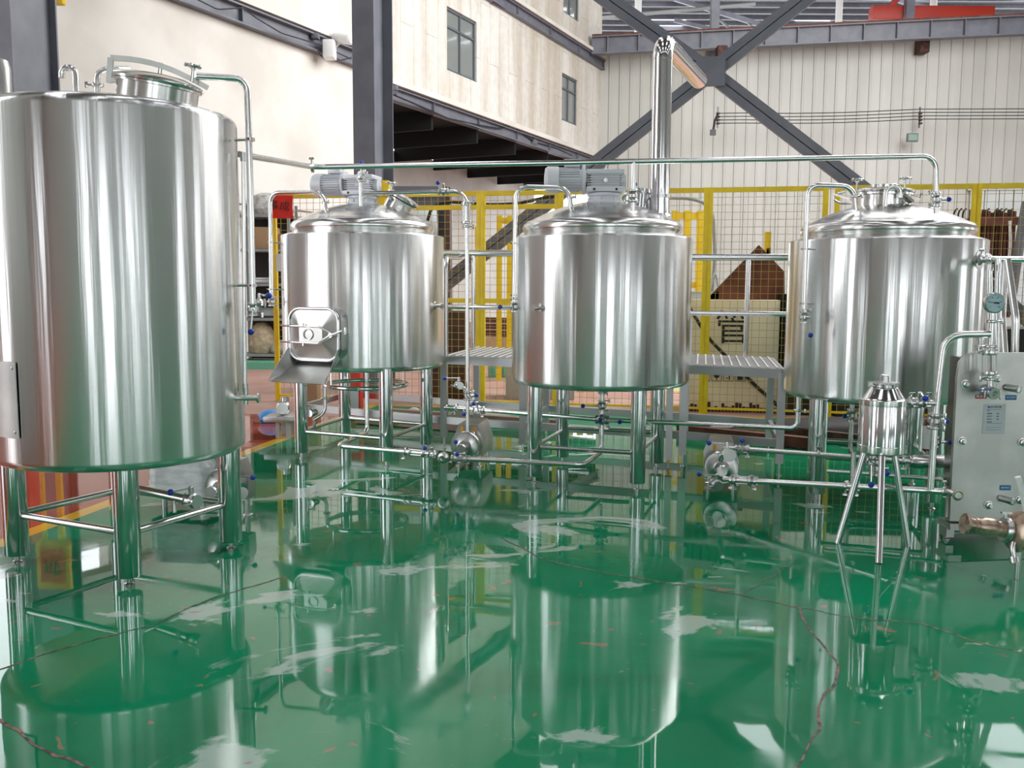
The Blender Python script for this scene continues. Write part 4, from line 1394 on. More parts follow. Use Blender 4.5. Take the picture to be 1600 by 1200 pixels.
# centre drain of the mash tank: down, forward and along to the left pump
zq = 0.193
qd = Vector((T2.x + 0.02, T2.y - 0.02, 0.80)); qd2 = Vector((qd.x, qd.y, 0.33))
pA = P(527, 696, 7.42); pA.z = zq
pB = PZ(684, 710, zq)
t = pipe_thing('drain_pipe', 'drain pipe with sight glass from the left mash tank towards the left pump', [qd, Vector((qd.x, qd.y, zq)), pA, pB], 0.019, 0.07)
lin = (pB - pA).normalized()
def on_line(pxv, a, b_):
    return min((a.lerp(b_, s_ / 300) for s_ in range(-60, 361)), key=lambda p: abs((p - Vector((0, 0, CZ))).dot(rt) / (p - Vector((0, 0, CZ))).dot(fw) * FPX - (pxv - 800)))
sight_glass(t, on_line(641, pA, pB), on_line(662, pA, pB), 0.026)
clamp(t, on_line(633, pA, pB), lin); valve(t, on_line(677, pA, pB), lin, (0, -0.4, 1), (-1, -0.25, 0), 0.95, 0.055)
m_ = MB(); q = on_line(693, pA, pB) + Vector((0.0, -0.03, -0.02)); m_.lathe([(0.02, 0.02), (0.045, 0.02), (0.045, 0.0), (0.03, -0.004), (0.022, -0.012), (0.022, 0.0)], q, (0.25, 0.95, 0.1), 22); m_.build('tee_ferrule', 'fit', t)

# kettle drain: along the front, under the kettle
pC = PZ(745, 718, 0.19); pD = PZ(912, 726, 0.19)
kc = Vector((T3.x + 0.02, T3.y - 0.02, 0)); 
t = pipe_thing('drain_pipe', 'low drain pipe passing the front legs of the middle kettle to the left pump', [PZ(706, 716, 0.19), pC, pD, Vector((kc.x, kc.y, 0.19)), Vector((kc.x, kc.y, 0.76))], 0.019, 0.06)
l2 = (pD - pC).normalized()
valve(t, on_line(712, pC, pD), l2, (0, -0.5, 1), (0.05, -0.1, 1), 0.9, 0.085)
valve(t, on_line(727, pC, pD), l2, (0, -0.6, 1), (-1, -0.2, -0.1), 0.95, 0.055)
clamp(t, Vector((kc.x, kc.y, 0.66)), UP, 0.019)
valve(t, Vector((kc.x, kc.y, 0.56)), UP, (-0.4, -1, 0), (-1, 0, 0.02), 1.1, 0.13)

# upper distribution pipe
zd = 0.453
pE, pF = PZ(697, 636, zd), PZ(1246, 669, zd)
mid_ = kc + UP * zd - Vector((0, 0.04, 0))
pG = P(1246, 618, pF.y)
t = pipe_thing('distribution_pipe', 'long straight pipe running behind the kettle legs to the right tank', [pE, mid_, pF, Vector((pF.x, pF.y, pG.z))], 0.0185, 0.05)
l3 = (mid_ - pE).normalized(); l4 = (pF - mid_).normalized()
m_ = MB(); m_.lathe([(0.018, -0.01), (0.028, -0.01), (0.028, 0.004), (0, 0.004)], pE, -l3, 18); m_.build('end_cap', 'fit', t)
clamp(t, on_line(713, pE, mid_), l3, 0.019, wing=(0.3, -0.7, -0.6))
valve(t, on_line(747, pE, mid_), l3, (0, -0.3, 1), (-0.5, -0.8, -0.1), 1.1, 0.05)
clamp(t, on_line(756, pE, mid_), l3, 0.019)
valve(t, mid_, l3, (0, -1, 0.2), (0.2, -0.3, -0.2), 1.2, 0.02)
valve(t, on_line(944, mid_, pF), l4, (0, -1, 0), (1, -0.1, -0.05), 1.0, 0.13)
clamp(t, Vector((pF.x, pF.y, P(1246, 641, pF.y).z)), UP, 0.019)
mv = on_line(724, pE, mid_)
m_ = MB(); m_.cyl(mv, P(725, 646, 7.45), 0.005, seg=8); lv = m_.build('lever', 'pipe', t)
m_ = MB(); m_.sphere(P(725, 647, 7.44), 0.0175); m_.build('ball_knob', 'blue', lv)


# ================================================================== PUMPS
def pump(name, label, c, D, zc_, wrap=False, L_=0.38, shroud='satin'):
    """c: px of pump head centre"""
    hd = P(c[0], c[1], D); hd.z = zc_
    d = Vg.copy() * 1.0; x = Ug.copy()
    t = thing(name, label, 'pump', Vector((hd.x, hd.y, 0)) + d * 0.25)
    # head
    m_ = MB(); m_.lathe([(0, -0.02), (0.05, -0.02), (0.055, 0.0), (0.095, 0.012), (0.118, 0.012), (0.122, 0.02), (0.122, 0.04), (0.112, 0.046), (0.112, 0.075), (0.10, 0.08), (0.10, 0.15)], hd, d, 36)
    h = m_.build('pump_head', 'fit', t)
    m_ = MB(); m_.tube([hd - d * 0.12, hd], 0.022); m_.lathe([(0.020, -0.012), (0.038, -0.012), (0.042, 0), (0.038, 0.012), (0.026, 0.012)], hd - d * 0.12, d, 22); m_.lathe([(0.02, 0), (0.033, 0), (0.033, 0.012), (0.0, 0.012)], hd - d * 0.045, d, 18); m_.build('inlet', 'fit', h)
    for k in range(4):
        a = k * PI / 2 + 0.75
        m_ = MB(); q = hd + (x * math.cos(a) + UP * math.sin(a)) * 0.106; m_.cyl(q, q + d * 0.085, 0.007, seg=8); m_.build('head_bolt', 'fit', h)
    # shroud: chamfered box
    m_ = MB()
    w0, w1, h0, h1 = 0.122, 0.080, -0.09, 0.165
    prof = [(-w0, h0 + 0.0), (w0, h0), (w0 + 0.005, 0.03), (w1, h1), (-w1, h1), (-w0 - 0.005, 0.03)]
    s0 = hd + d * 0.11
    m_.poly([s0 + x * a + UP * b_ for a, b_ in prof], L_, d)
    sh = m_.build('motor_cover', shroud, t)
    if not wrap:
        for s_ in (-1, 1):
            m_ = MB()
            q = s0 + x * (0.05 * s_) + UP * 0.13 - d * 0.003
            m_.box(q, (0.026, 0.002, 0.04), ax=(x, d, UP)); m_.build('sticker', 'orange', sh)
    for a, b_ in ((-0.09, 0.05), (0.09, 0.05), (-0.09, L_ - 0.03), (0.09, L_ - 0.03)):
        q = s0 + x * a + d * b_
        m_ = MB(); m_.lathe([(0, 0), (0.030, 0), (0.030, 0.006), (0.012, 0.010), (0.012, hd.z - 0.09)], (q.x, q.y, 0), UP, 16); m_.build('foot', 'fit', t)
    return t, hd


p1_, h1_ = pump('wort_pump', 'stainless pump with chamfered motor cover between the mash tank and the kettle', (726, 700), 7.42, 0.19)
m_ = MB(); q = P(731, 690, 7.5); m_.cyl(Vector((q.x, q.y, 0.24)), Vector((q.x, q.y, 0.33)), 0.0185); m_.build('outlet', 'fit', p1_)
p2_, h2_ = pump('wort_pump', 'stainless pump with chamfered motor cover beside the kettle, nearest the small tripod vessel', (1127, 742), 6.62, 0.185)
# valves around the right pump
zu, zl_ = 0.385, 0.178
u0_, u1_ = PZ(1150, 701, zu), PZ(1350, 715, zu)
ue = PZ(1424, 721, zu)
t = pipe_thing('feed_pipe', 'upper stainless pipe from the right pump passing in front of the right tank leg', [PZ(1138, 700, zu), u1_, ue], 0.0165, 0.0)
lu = (u1_ - u0_).normalized()
valve(t, on_line(1158, u0_, u1_), lu, (0, -0.3, 1), (0, -0.8, 0.25), 1.0, 0.03)
clamp(t, on_line(1169, u0_, u1_), lu); clamp(t, on_line(1280, u0_, u1_), lu, 0.018, wing=(0, -0.5, 0.9)); clamp(t, on_line(1412, u0_, ue), lu)
valve(t, PZ(1133, 707, zu) + Vector((0, -0.05, 0)), (0.05, -1, 0.05), UP, (-1, 0, 0.05), 1.15, 0.12)
m_ = MB(); m_.lathe([(0, 0), (0.04, 0), (0.043, -0.012), (0, -0.016)], PZ(1133, 707, zu) + Vector((0.005, -0.10, 0)), (0, 1, 0), 24); m_.build('blank_cap', 'white', t)
m_ = MB(); q = PZ(1135, 700, zu); m_.cyl(q, Vector((q.x - 0.01, q.y + 0.12, 0.28)), 0.018); m_.build('riser', 'pipe', t)
cyl0, cyl1 = PZ(1427, 721, zu), PZ(1476, 722, zu) + Vector((0.03, 0, 0))
m_ = MB(); m_.lathe([(0.018, -0.03), (0.04, -0.03), (0.04, -0.01), (0.047, 0.0), (0.047, (cyl1 - cyl0).length), (0.03, (cyl1 - cyl0).length + 0.01)], cyl0, cyl1 - cyl0, 26); m_.build('inline_filter', 'bar', t)
l0_, l1_ = PZ(1150, 750, zl_), P(1484, 768, 5.29)
lend = P(1497, 774, 5.20)
t = pipe_thing('suction_pipe', 'lower stainless pipe from the right pump to the open elbow by the plate exchanger', [PZ(1130, 748, zl_), l0_, l1_, lend], 0.019, 0.06)
ll = (l1_ - l0_).normalized()
sight_glass(t, on_line(1150, l0_, l1_), on_line(1174, l0_, l1_), 0.03)
clamp(t, on_line(1143, l0_, l1_), ll); clamp(t, on_line(1181, l0_, l1_), ll); clamp(t, on_line(1322, l0_, l1_), ll); clamp(t, on_line(1340, l0_, l1_), ll); clamp(t, on_line(1476, l0_, l1_), ll, wing=(0, 0, 1))
m_ = MB(); m_.lathe([(0.019, -0.01), (0.030, -0.01), (0.032, 0.0), (0.024, 0.002), (0.018, -0.006)], lend, (lend - l1_), 22); m_.build('open_ferrule', 'rustfit', t)
valve(t, P(1119, 757, 6.4), (0.1, -1, -0.1), UP, (-1, 0.1, 0.02), 1.2, 0.12)
m_ = MB(); q = on_line(1331, l0_, l1_); m_.cyl(q, q + UP * 0.22, 0.016); m_.build('branch', 'bar', t)
# right tank centre drain
kd = Vector((T4.x - 0.10, T4.y - 0.12, 0)); kd = Vector((P(1331, 640, 6.7).x, 6.7, 0))
t = pipe_thing('drain_pipe', 'vertical drain pipe hanging beneath the right tank', [Vector((kd.x, kd.y, 0.75)), Vector((kd.x, kd.y, 0.27)), Vector((kd.x + 0.9, kd.y - 0.15, 0.27))], 0.017, 0.05, 'bar')
clamp(t, Vector((kd.x, kd.y, 0.60)), UP); clamp(t, Vector((kd.x, kd.y, 0.53)), UP)
valve(t, Vector((kd.x, kd.y, 0.565)), UP, (-1, -0.5, 0), (-0.3, -1, 0), 1.2, 0.03)
t = pipe_thing('return_pipe', 'thin horizontal pipe behind the tripod vessel under the right tank', [PZ(1292, 736, 0.27), PZ(1370, 741, 0.27), PZ(1480, 750, 0.27)], 0.014, 0, 'pipe')

# plastic-wrapped pump behind the large tank
q = PZ(285, 798, 0)
t, hh_ = pump('wrapped_pump', 'pump wrapped in ribbed translucent plastic behind the large tank', (345, 752), 5.75, 0.21, wrap=True, L_=0.1, shroud='satin')
m_ = MB()
wc = Vector((q.x, q.y + 0.18, 0.27))
ring_ = []
for j in range(13):
    zz = 0.09 + 0.27 * j / 12
    w_ = 0.235 - 0.03 * max(0, j - 9) / 3 + 0.004 * math.sin(j * 2.2)
    ring_.append([wc + Ug * (p_[0]) + Vg * (p_[1]) + UP * (zz - wc.z) for p_ in [(w_ * c_ + 0.006 * math.sin(9 * a_ + j), 0.17 * s_ + 0.006 * math.sin(7 * a_)) for a_, c_, s_ in [(a_, math.copysign(abs(math.cos(a_)) ** 0.35, math.cos(a_)), math.copysign(abs(math.sin(a_)) ** 0.35, math.sin(a_))) for a_ in [2 * PI * k / 40 for k in range(40)]]]])
for r_ in ring_: r_.append(r_[0])
m_.sheet(ring_)
m_.b.faces.new([m_.b.verts.new(p) for p in ring_[-1][:-1]])
m_.build('plastic_wrap', 'wrap', t)
m_ = MB(); m_.cyl(wc + Ug * -0.16 + Vector((0, -0.1, -0.27)), wc + Ug * -0.16 + Vector((0, -0.1, -0.16)), 0.018); m_.cyl(wc + Ug * 0.12 + Vector((0, -0.1, -0.27)), wc + Ug * 0.12 + Vector((0, -0.1, -0.16)), 0.018); m_.build('foot', 'fit', t)
m_ = MB(); m_.lathe([(0.06, -0.1), (0.075, 0.0), (0.05, 0.08), (0.025, 0.1), (0, 0.1)], wc + Ug * 0.26 + UP * 0.07, (0.5, -0.3, 0.8), 16); m_.build('bagged_head', 'greysack', t)
v_ = P(370, 760, 5.75)
m_ = MB(); m_.tube([hh_, v_], 0.018); m_.build('outlet', 'fit', t)
valve(t, v_, (1, -0.7, -0.15), (0, 0, 1), (1, -0.1, -0.08), 1.2, 0.10)
m_ = MB(); m_.lathe([(0, 0), (0.036, 0), (0.040, 0.012), (0, 0.02)], P(377, 770, 5.62), (0.5, -0.85, -0.1), 22); m_.build('blank_cap', 'white', t)

# ================================================================== WORK PLATFORM WITH HANDRAILS
wp = thing('work_platform', 'raised stainless work platform with handrails behind the row of tanks', 'platform', (0.6, 8.6, 0))
FL = [Vector((-2.1, 9.25, 0)), Vector((-0.62, 8.42, 0)), Vector((0.10, 8.10, 0)), Vector((1.42, 7.62, 0)), Vector((2.12, 7.25, 0))]
DEPTH = [1.25, 1.25, 1.25, 1.2, 1.2]
BKD = Vector((0.2, 0.98, 0))
ZD = 0.85
BL = [f + BKD * d for f, d in zip(FL, DEPTH)]
for i in (1, 3):
    a, b_, c, d = FL[i], FL[i + 1], BL[i + 1], BL[i]
    m_ = MB(); m_.poly([p + UP * (ZD - 0.006) for p in (a, b_, c, d)], 0.006, UP); dk = m_.build('deck_plate', 'grate', wp)
    m_ = MB()
    n = int((b_ - a).length / 0.068)
    for k in range(n):
        t_ = (k + 0.5) / n
        f_, g_ = a.lerp(b_, t_), d.lerp(c, t_)
        m_.bar(f_ + UP * (ZD + 0.001) + BKD * 0.03, g_ + UP * (ZD + 0.001) - BKD * 0.03, 0.012, 0.014)
    m_.build('tread_ribs', 'rib', dk)
    for p, q in ((a, b_), (b_, c), (c, d), (d, a)):
        m_ = MB(); m_.bar(p + UP * (ZD - 0.038), q + UP * (ZD - 0.038), 0.04, 0.072); m_.build('deck_edge', 'box', wp)
for i in range(4):
    for A_, z in ((FL, 0.26), (BL, 0.25)):
        m_ = MB(); m_.bar(A_[i] + UP * z, A_[i + 1] + UP * z, 0.04, 0.065); m_.build('lower_beam', 'box', wp)
for i in range(5):
    m_ = MB(); m_.bar(FL[i] + UP * 0.262, BL[i] + UP * 0.252, 0.035, 0.06); m_.build('cross_beam', 'box', wp)
for i in range(5):
    for A_ in (FL, BL):
        q = A_[i]; top = ZD - 0.03 if i else 0.8
        m_ = MB(); m_.box(q + UP * ((top + 0.10) / 2), (0.06, 0.06, top - 0.10), ax=(Ug, Vg, UP)); pst = m_.build('post', 'box', wp)
        m_ = MB(); m_.lathe([(0, 0), (0.022, 0), (0.022, 0.006), (0.010, 0.008), (0.010, 0.11)], q, UP, 12); m_.build('levelling_foot', 'fit', pst)
m_ = MB(); q = PZ(1044, 731, 0); m_.box(Vector((q.x, q.y, 0.42)), (0.055, 0.055, 0.70), ax=(Ug, Vg, UP)); m_.cyl(q, q + UP * 0.1, 0.010); m_.build('post', 'box', wp)
# handrails at the back edge
ra_, rb2 = BL[1], BL[2]
def rail(a, b_, z1_, z2_, post_at, name='handrail'):
    m_ = MB(); m_.cyl(a + UP * z1_, b_ + UP * z1_, 0.030, seg=18); m_.build('handrail', 'pipe', wp)
    m_ = MB(); m_.cyl(a + UP * z2_, b_ + UP * z2_, 0.023, seg=16); m_.build('mid_rail', 'pipe', wp)
    for t_ in post_at:
        q = a.lerp(b_, t_); m_ = MB(); m_.cyl(q + UP * ZD, q + UP * z1_, 0.022, seg=14); m_.build('rail_post', 'leg', wp)


rail(Vector((P(690, 396, 9.3).x, 9.3, 0)), Vector((P(830, 396, 9.05).x, 9.05, 0)), P(750, 396, 9.2).z, P(750, 480, 9.2).z, [0.36])
rail(Vector((P(1070, 402, 8.45).x, 8.45, 0)), Vector((P(1250, 402, 8.25).x, 8.25, 0)), P(1150, 402, 8.35).z, P(1150, 490, 8.35).z, [0.56])
qa = P(697, 560, 8.35)
m_ = MB(); m_.tube([Vector((qa.x, qa.y, ZD)), Vector((qa.x, qa.y, P(697, 402, 8.35).z)), Vector((P(720, 402, 9.3).x, 9.28, P(697, 402, 8.35).z + 0.02))], 0.020, 0.10); m_.build('rail_return', 'bar', wp)
# ladder stile beside kettle
qa = P(1077, 590, 7.75); qb = P(1077, 498, 7.75)
m_ = MB(); m_.box((qa + qb) / 2, (0.03, 0.03, (qb - qa).length)); m_.build('toe_post', 'box', wp)
# ================================================================== SMALL TRIPOD VESSEL
hf = [PZ(1373, 880, 0), PZ(1309, 849, 0), PZ(1418, 854, 0)]
HC = P(1379, 660, 5.27); HC.z = 0
t = thing('tripod_vessel', 'small stainless hop vessel standing on three splayed legs in front of the right tank', 'vessel', HC)
m_ = MB()
hr = 0.130
m_.lathe([(0, 0.535), (hr * 0.7, 0.54), (hr - 0.012, 0.55), (hr, 0.562), (hr, 0.60), (hr, 0.85), (hr - 0.003, 0.858), (hr - 0.02, 0.868), (0.075, 0.925), (0.068, 0.93), (0.068, 0.945)], HC, UP, 56)
m_.build('body', 'leg', t)
m_ = MB(); m_.lathe([(hr + 0.0015, 0.555), (hr + 0.002, 0.56), (hr + 0.002, 0.595), (hr, 0.597)], HC, UP, 56); m_.build('lower_band', 'dome', t)
m_ = MB(); m_.lathe([(hr + 0.0015, 0.825), (hr + 0.002, 0.83), (hr + 0.002, 0.857), (hr - 0.001, 0.86)], HC, UP, 56); m_.build('upper_band', 'dome', t)
m_ = MB(); m_.lathe([(0.070, 0.938), (0.079, 0.942), (0.083, 0.948), (0.079, 0.955), (0.03, 0.958), (0, 0.958)], HC, UP, 36); lid = m_.build('lid', 'fit', t)
m_ = MB(); m_.tube([HC + Vector((-0.022, 0, 0.955)), HC + Vector((-0.022, 0, 0.997)), HC + Vector((0.022, 0, 0.988)), HC + Vector((0.022, 0, 0.955))], 0.004, 0.008, seg=8); m_.build('lid_handle', 'pipe', lid)
m_ = MB(); m_.bar(HC + Vector((-0.10, -0.02, 0.947)), HC + Vector((-0.07, -0.02, 0.947)), 0.015, 0.022); m_.cyl(HC + Vector((-0.10, -0.02, 0.93)), HC + Vector((-0.10, -0.02, 0.965)), 0.007, seg=8); m_.build('lid_clamp', 'fit', lid)
for q in hf:
    d = (Vector((q.x, q.y, 0)) - HC); tp = HC + d * 0.42; tp.z = 0.55
    m_ = MB(); m_.cyl(q + UP * 0.004, tp, 0.0185, seg=18); lg = m_.build('leg', 'leg', t)
    m_ = MB(); m_.cyl(q, q + (tp - q).normalized() * 0.006, 0.0195, seg=18); m_.build('leg_cap', 'bar', lg)
m_ = MB(); m_.cyl(HC + UP * 0.40, HC + UP * 0.54, 0.018); m_.build('bottom_outlet', 'fit', t)
valve(t, HC + UP * 0.46 + Vector((-0.03, 0, 0)), UP, (1, -0.3, 0), (0, 0, -1), 1.1, 0.03)
valve(t, P(1362, 722, 5.3), UP, (-0.4, -1, 0), (-0.05, -0.2, -1), 1.0, 0.12)
m_ = MB(); m_.tube([P(1367, 722, 5.3), P(1368, 748, 5.3), P(1378, 758, 5.36), P(1398, 762, 5.5)], 0.014, 0.03); m_.build('outlet_hose', 'bar', t)
h0_, h1_2 = P(1413, 628, 5.27), P(1462, 630, 5.3)
m_ = MB(); m_.cyl(h0_ - Vector((0.03, 0, 0)), h1_2, 0.0175); m_.build('side_nozzle', 'pipe', t)
clamp(t, P(1422, 629, 5.27), (1, 0, 0), 0.02, wing=(0, -0.4, 0.9)); clamp(t, P(1448, 629, 5.29), (1, 0, 0), 0.02, wing=(0, -0.4, 0.9))
valve(t, P(1435, 629, 5.28), (1, 0, 0), (0, -0.3, 1), (0.1, -1, -0.4), 1.0, 0.06)

# vertical pipe between vessel and exchanger
vp = [P(1548, 522, 5.22), P(1476, 523, 5.3), P(1462, 640, 5.3), P(1454, 764, 5.3)]
t = pipe_thing('inlet_pipe', 'stainless pipe bending down between the tripod vessel and the plate exchanger', vp, 0.0195, 0.10)
clamp(t, P(1461, 648, 5.3), UP, 0.022); clamp(t, P(1460, 658, 5.3), UP, 0.022); clamp(t, P(1459, 668, 5.3), UP, 0.022)
valve(t, P(1460, 657, 5.3), UP, (1, -0.3, 0), (1, 0, 0), 1.1, 0.0)
valve(t, P(1463, 690, 5.45), UP, (1, -0.2, 0), (1, -0.2, 0), 0.8, 0.03)
m_ = MB(); m_.cyl(P(1442, 632, 5.4), P(1438, 705, 5.4), 0.011); m_.build('branch_tube', 'pipe', t)
# white cylinder with orange ends
qa, qb = P(1452, 656, 5.45), P(1445, 703, 5.45)
t = thing('filter_cartridge', 'white cartridge with orange ends behind the vertical pipe', 'cartridge', qb)
d_ = (qb - qa)
m_ = MB(); m_.cyl(qa + d_ * 0.2, qa + d_ * 0.95, 0.024, 0.030, seg=20); m_.build('sleeve', 'white', t)
m_ = MB(); m_.cyl(qa + d_ * 0.95, qb, 0.031, 0.029, seg=20); m_.cyl(qa, qa + d_ * 0.2, 0.018, 0.025, seg=20); m_.build('end_cap', 'rust', t)

# ================================================================== PLATE HEAT EXCHANGER
YX = 5.35
hx = thing('plate_heat_exchanger', 'brushed steel plate heat exchanger with dial gauge and labels at the right edge', 'heat exchanger', (2.75, 5.2, 0))


def X_(px, py): return P(px, py, YX)


ol = [(1520, 551), (1508, 556), (1500, 566), (1496, 590), (1490, 700), (1484, 814), (1640, 822), (1660, 560), (1652, 551)]
m_ = MB(); m_.poly([X_(a, b_) for a, b_ in ol], 0.028, (0, 1, 0)); fpl = m_.build('front_plate', 'satin', hx)
ol2 = [(1500, 566), (1493, 569), (1490, 575), (1484, 700), (1477, 812), (1620, 820), (1630, 566)]
m_ = MB(); m_.poly([P(a, b_, 5.68) for a, b_ in ol2], 0.02, (0, 1, 0)); m_.build('rear_plate', 'satin', hx)
m_ = MB()
for k in range(18):
    y = 5.39 + k * 0.0155
    m_.poly([Vector((P(1508, 600, YX).x + 0.05, y, 0.28)), Vector((P(1640, 600, YX).x, y, 0.28)), Vector((P(1640, 600, YX).x, y, 1.08)), Vector((P(1508, 600, YX).x + 0.05, y, 1.08))], 0.006, (0, 1, 0))
m_.build('plate_pack', 'bar', hx)
# foot brackets
for px in (1487, 1640):
    a = X_(px, 817)
    m_ = MB(); m_.box(a + Vector((0.02, 0.06, -0.02)), (0.075, 0.16, 0.04)); m_.box(a + Vector((0.0, 0.06, -0.06)), (0.045, 0.10, 0.06))
    ft = m_.build('foot_bracket', 'satin', hx)
    m_ = MB(); m_.lathe([(0, 0), (0.02, 0), (0.02, 0.006), (0.012, 0.01), (0.012, a.z - 0.07)], (a.x, a.y + 0.06, 0), UP, 14); m_.build('levelling_foot', 'fit', ft)
for px, py in ((1508, 600), (1557, 592), (1503, 689), (1597, 691), (1544, 789), (1592, 781)):
    q = X_(px, py)
    m_ = MB(); m_.lathe([(0.026, 0), (0.026, 0.005), (0.016, 0.006)], q, (0, -1, 0), 24)
    m_.lathe([(0.020, 0.005), (0.020, 0.020), (0.014, 0.022)], q, (0, -1, 0), 6); m_.lathe([(0.010, 0.0), (0.010, 0.038), (0, 0.038)], q, (0, -1, 0), 14)
    m_.build('tie_bolt', 'fit', hx)
for px, py, ex in ((1572, 605, 0.05), (1563, 778, 0.05)):
    q = X_(px, py); e = q + Vector((0.035, -0.075, -0.005))
    m_ = MB(); m_.cyl(q, e, 0.020, seg=18); m_.lathe([(0.020, -0.008), (0.023, -0.006), (0.023, 0.0), (0.015, 0.001), (0.015, -0.03), (0, -0.03)], e, e - q, 20); pt = m_.build('port', 'fit', hx)
    m_ = MB(); m_.lathe([(0.0148, 0.0), (0.0, 0.0)], e - (e - q).normalized() * 0.001, e - q, 18); m_.build('port_bore', 'black', pt)


def hx_label(px0, py0, px1, py1, m, text, size, tm='white'):
    a, b_ = X_(px0, py0), X_(px1, py1)
    c = (a + b_) / 2 + Vector((0, -0.001, 0))
    m_ = MB(); m_.box(c, (b_.x - a.x, 0.002, a.z - b_.z)); o = m_.build('label_plate', m, hx)
    if text: mesh_text('lettering', text, size, c + Vector((0, -0.0015, 0)), (1, 0, 0), UP, tm, o, 0.0004)
    return o, c


hx_label(1524, 616, 1542, 623, 'labelred', '热水口', 0.021)
hx_label(1571, 617, 1588, 625, 'labelblue', '冰水进口', 0.0135)
hx_label(1562, 758, 1579, 766, 'labelblue', '冰水出口', 0.0135)
o, c = hx_label(1537, 631, 1569, 678, 'label', None, 0)
mesh_text('lettering', '板式换热器', 0.0125, c + Vector((0.008, -0.0015, 0.070)), (1, 0, 0), UP, 'ink', o, 0.0003)
m_ = MB(); m_.box(c + Vector((-0.034, -0.0015, 0.070)), (0.016, 0.001, 0.008)); m_.build('emblem', 'blue', o)
for k, (s1, s2) in enumerate((('型号', ''), ('换热面积', '台数'), ('设计压力', '温度'), ('试验压力', '介质'), ('设备重量', ''))):
    z = 0.048 - k * 0.0165
    mesh_text('lettering', s1, 0.0075, c + Vector((-0.042, -0.0015, z)), (1, 0, 0), UP, 'ink', o, 0.0003, 'LEFT')
    if s2: mesh_text('lettering', s2, 0.0075, c + Vector((0.012, -0.0015, z)), (1, 0, 0), UP, 'ink', o, 0.0003, 'LEFT')
for z in (0.056, -0.026, -0.05, -0.064):
    m_ = MB(); m_.box(c + Vector((0, -0.0015, z)), (0.09, 0.0008, 0.0012)); m_.build('ruled_line', 'ink', o)

# gauge column in front of the exchanger
YG = 5.24
gq = lambda x, y: P(x, y, YG)
gt = thing('gauge_column', 'stacked stainless fittings with a round dial thermometer in front of the exchanger', 'fitting', gq(1547, 615))
m_ = MB(); m_.cyl(gq(1550, 488), gq(1548, 548), 0.0165); m_.cyl(gq(1547, 584), gq(1547, 606), 0.0165); m_.build('tube', 'pipe', gt)
m_ = MB(); m_.cyl(gq(1554, 500), gq(1556, 545), 0.010); m_.build('side_tube', 'pipe', gt)
gc_ = gq(1550, 473) + Vector((0, -0.02, 0))
m_ = MB(); m_.lathe([(0, 0.02), (0.05, 0.02), (0.058, 0.012), (0.058, -0.012), (0.052, -0.016), (0.052, -0.010)], gc_, (0, -1, 0) if False else (0, 1, 0), 40); gg = m_.build('gauge_case', 'fit', gt)
m_ = MB(); m_.lathe([(0.0525, -0.002), (0.0525, 0.001), (0, 0.001), (0, -0.002)], gc_ + Vector((0, -0.009, 0)), (0, 1, 0), 40); fc_ = m_.build('dial', 'dial', gg)
for k in range(21):
    a = math.radians(-135 + 270 * k / 20)
    o_ = Vector((math.sin(a), 0, math.cos(a)))
    m_ = MB() if k == 0 else m_
    m_.box(gc_ + Vector((0, -0.0115, 0)) + o_ * 0.043, (0.0012, 0.0008, 0.008 if k % 2 == 0 else 0.005), ax=(Vector((o_.z, 0, -o_.x)), Vector((0, 1, 0)), o_))
m_.build('dial_marks', 'ink', fc_)
for k, s_ in enumerate(('0', '20', '40', '60', '80', '100')):
    a = math.radians(-135 + 270 * k / 5); o_ = Vector((math.sin(a), 0, math.cos(a)))
    mesh_text('dial_number', s_, 0.010, gc_ + Vector((0, -0.0115, 0)) + o_ * 0.032, (1, 0, 0), UP, 'ink', fc_, 0.0003)
m_ = MB(); m_.bar(gc_ + Vector((0.022, -0.014, -0.002)), gc_ + Vector((-0.034, -0.014, 0.004)), 0.0015, 0.003); m_.bar(gc_ + Vector((0.024, -0.014, -0.002)), gc_ + Vector((0.006, -0.014, 0)), 0.002, 0.009); m_.cyl(gc_ + Vector((0, -0.016, 0)), gc_ + Vector((0, -0.010, 0)), 0.005, seg=12); m_.build('needle', 'ink', fc_)
clamp(gt, gq(1549, 502), UP, 0.019, wing=(1, -0.1, 0)); clamp(gt, gq(1547, 541), UP, 0.022, wing=(-1, -0.2, 0))
sight_glass(gt, gq(1546, 551), gq(1546, 583), 0.032)
clamp(gt, gq(1546, 548), UP, 0.026, wing=(-1, -0.2, 0)); clamp(gt, gq(1547, 592), UP, 0.018, wing=(-1, -0.1, 0.2)); 
bv = gq(1546, 612)
m_ = MB(); m_.lathe([(0.02, -0.05), (0.034, -0.05), (0.036, -0.02), (0.030, -0.012), (0.030, 0.03), (0.036, 0.036), (0.034, 0.05), (0.015, 0.05), (0.015, 0.03)], bv, (0.1, -1, -0.1), 24)
m_.cyl(bv, bv + UP * 0.05, 0.016); 
for s_ in (-1, 1): m_.cyl(bv + Vector((0.035 * s_, -0.02, -0.03)), bv + Vector((0.035 * s_, -0.02, 0.03)), 0.006, seg=8)
bvo = m_.build('ball_valve', 'fit', gt)
m_ = MB(); m_.bar(gq(1519, 608) + Vector((0, -0.05, 0)), gq(1541, 607) + Vector((0, -0.05, 0)), 0.014, 0.006, bev=0.002); m_.build('lever', 'blue', bvo)
m_ = MB(); m_.tube([gq(1558, 600), gq(1560, 615), gq(1563, 624)], 0.006, 0.02, seg=8); m_.box(gq(1558, 612), (0.04, 0.02, 0.012)); m_.build('wing_clamp', 'fit', bvo)

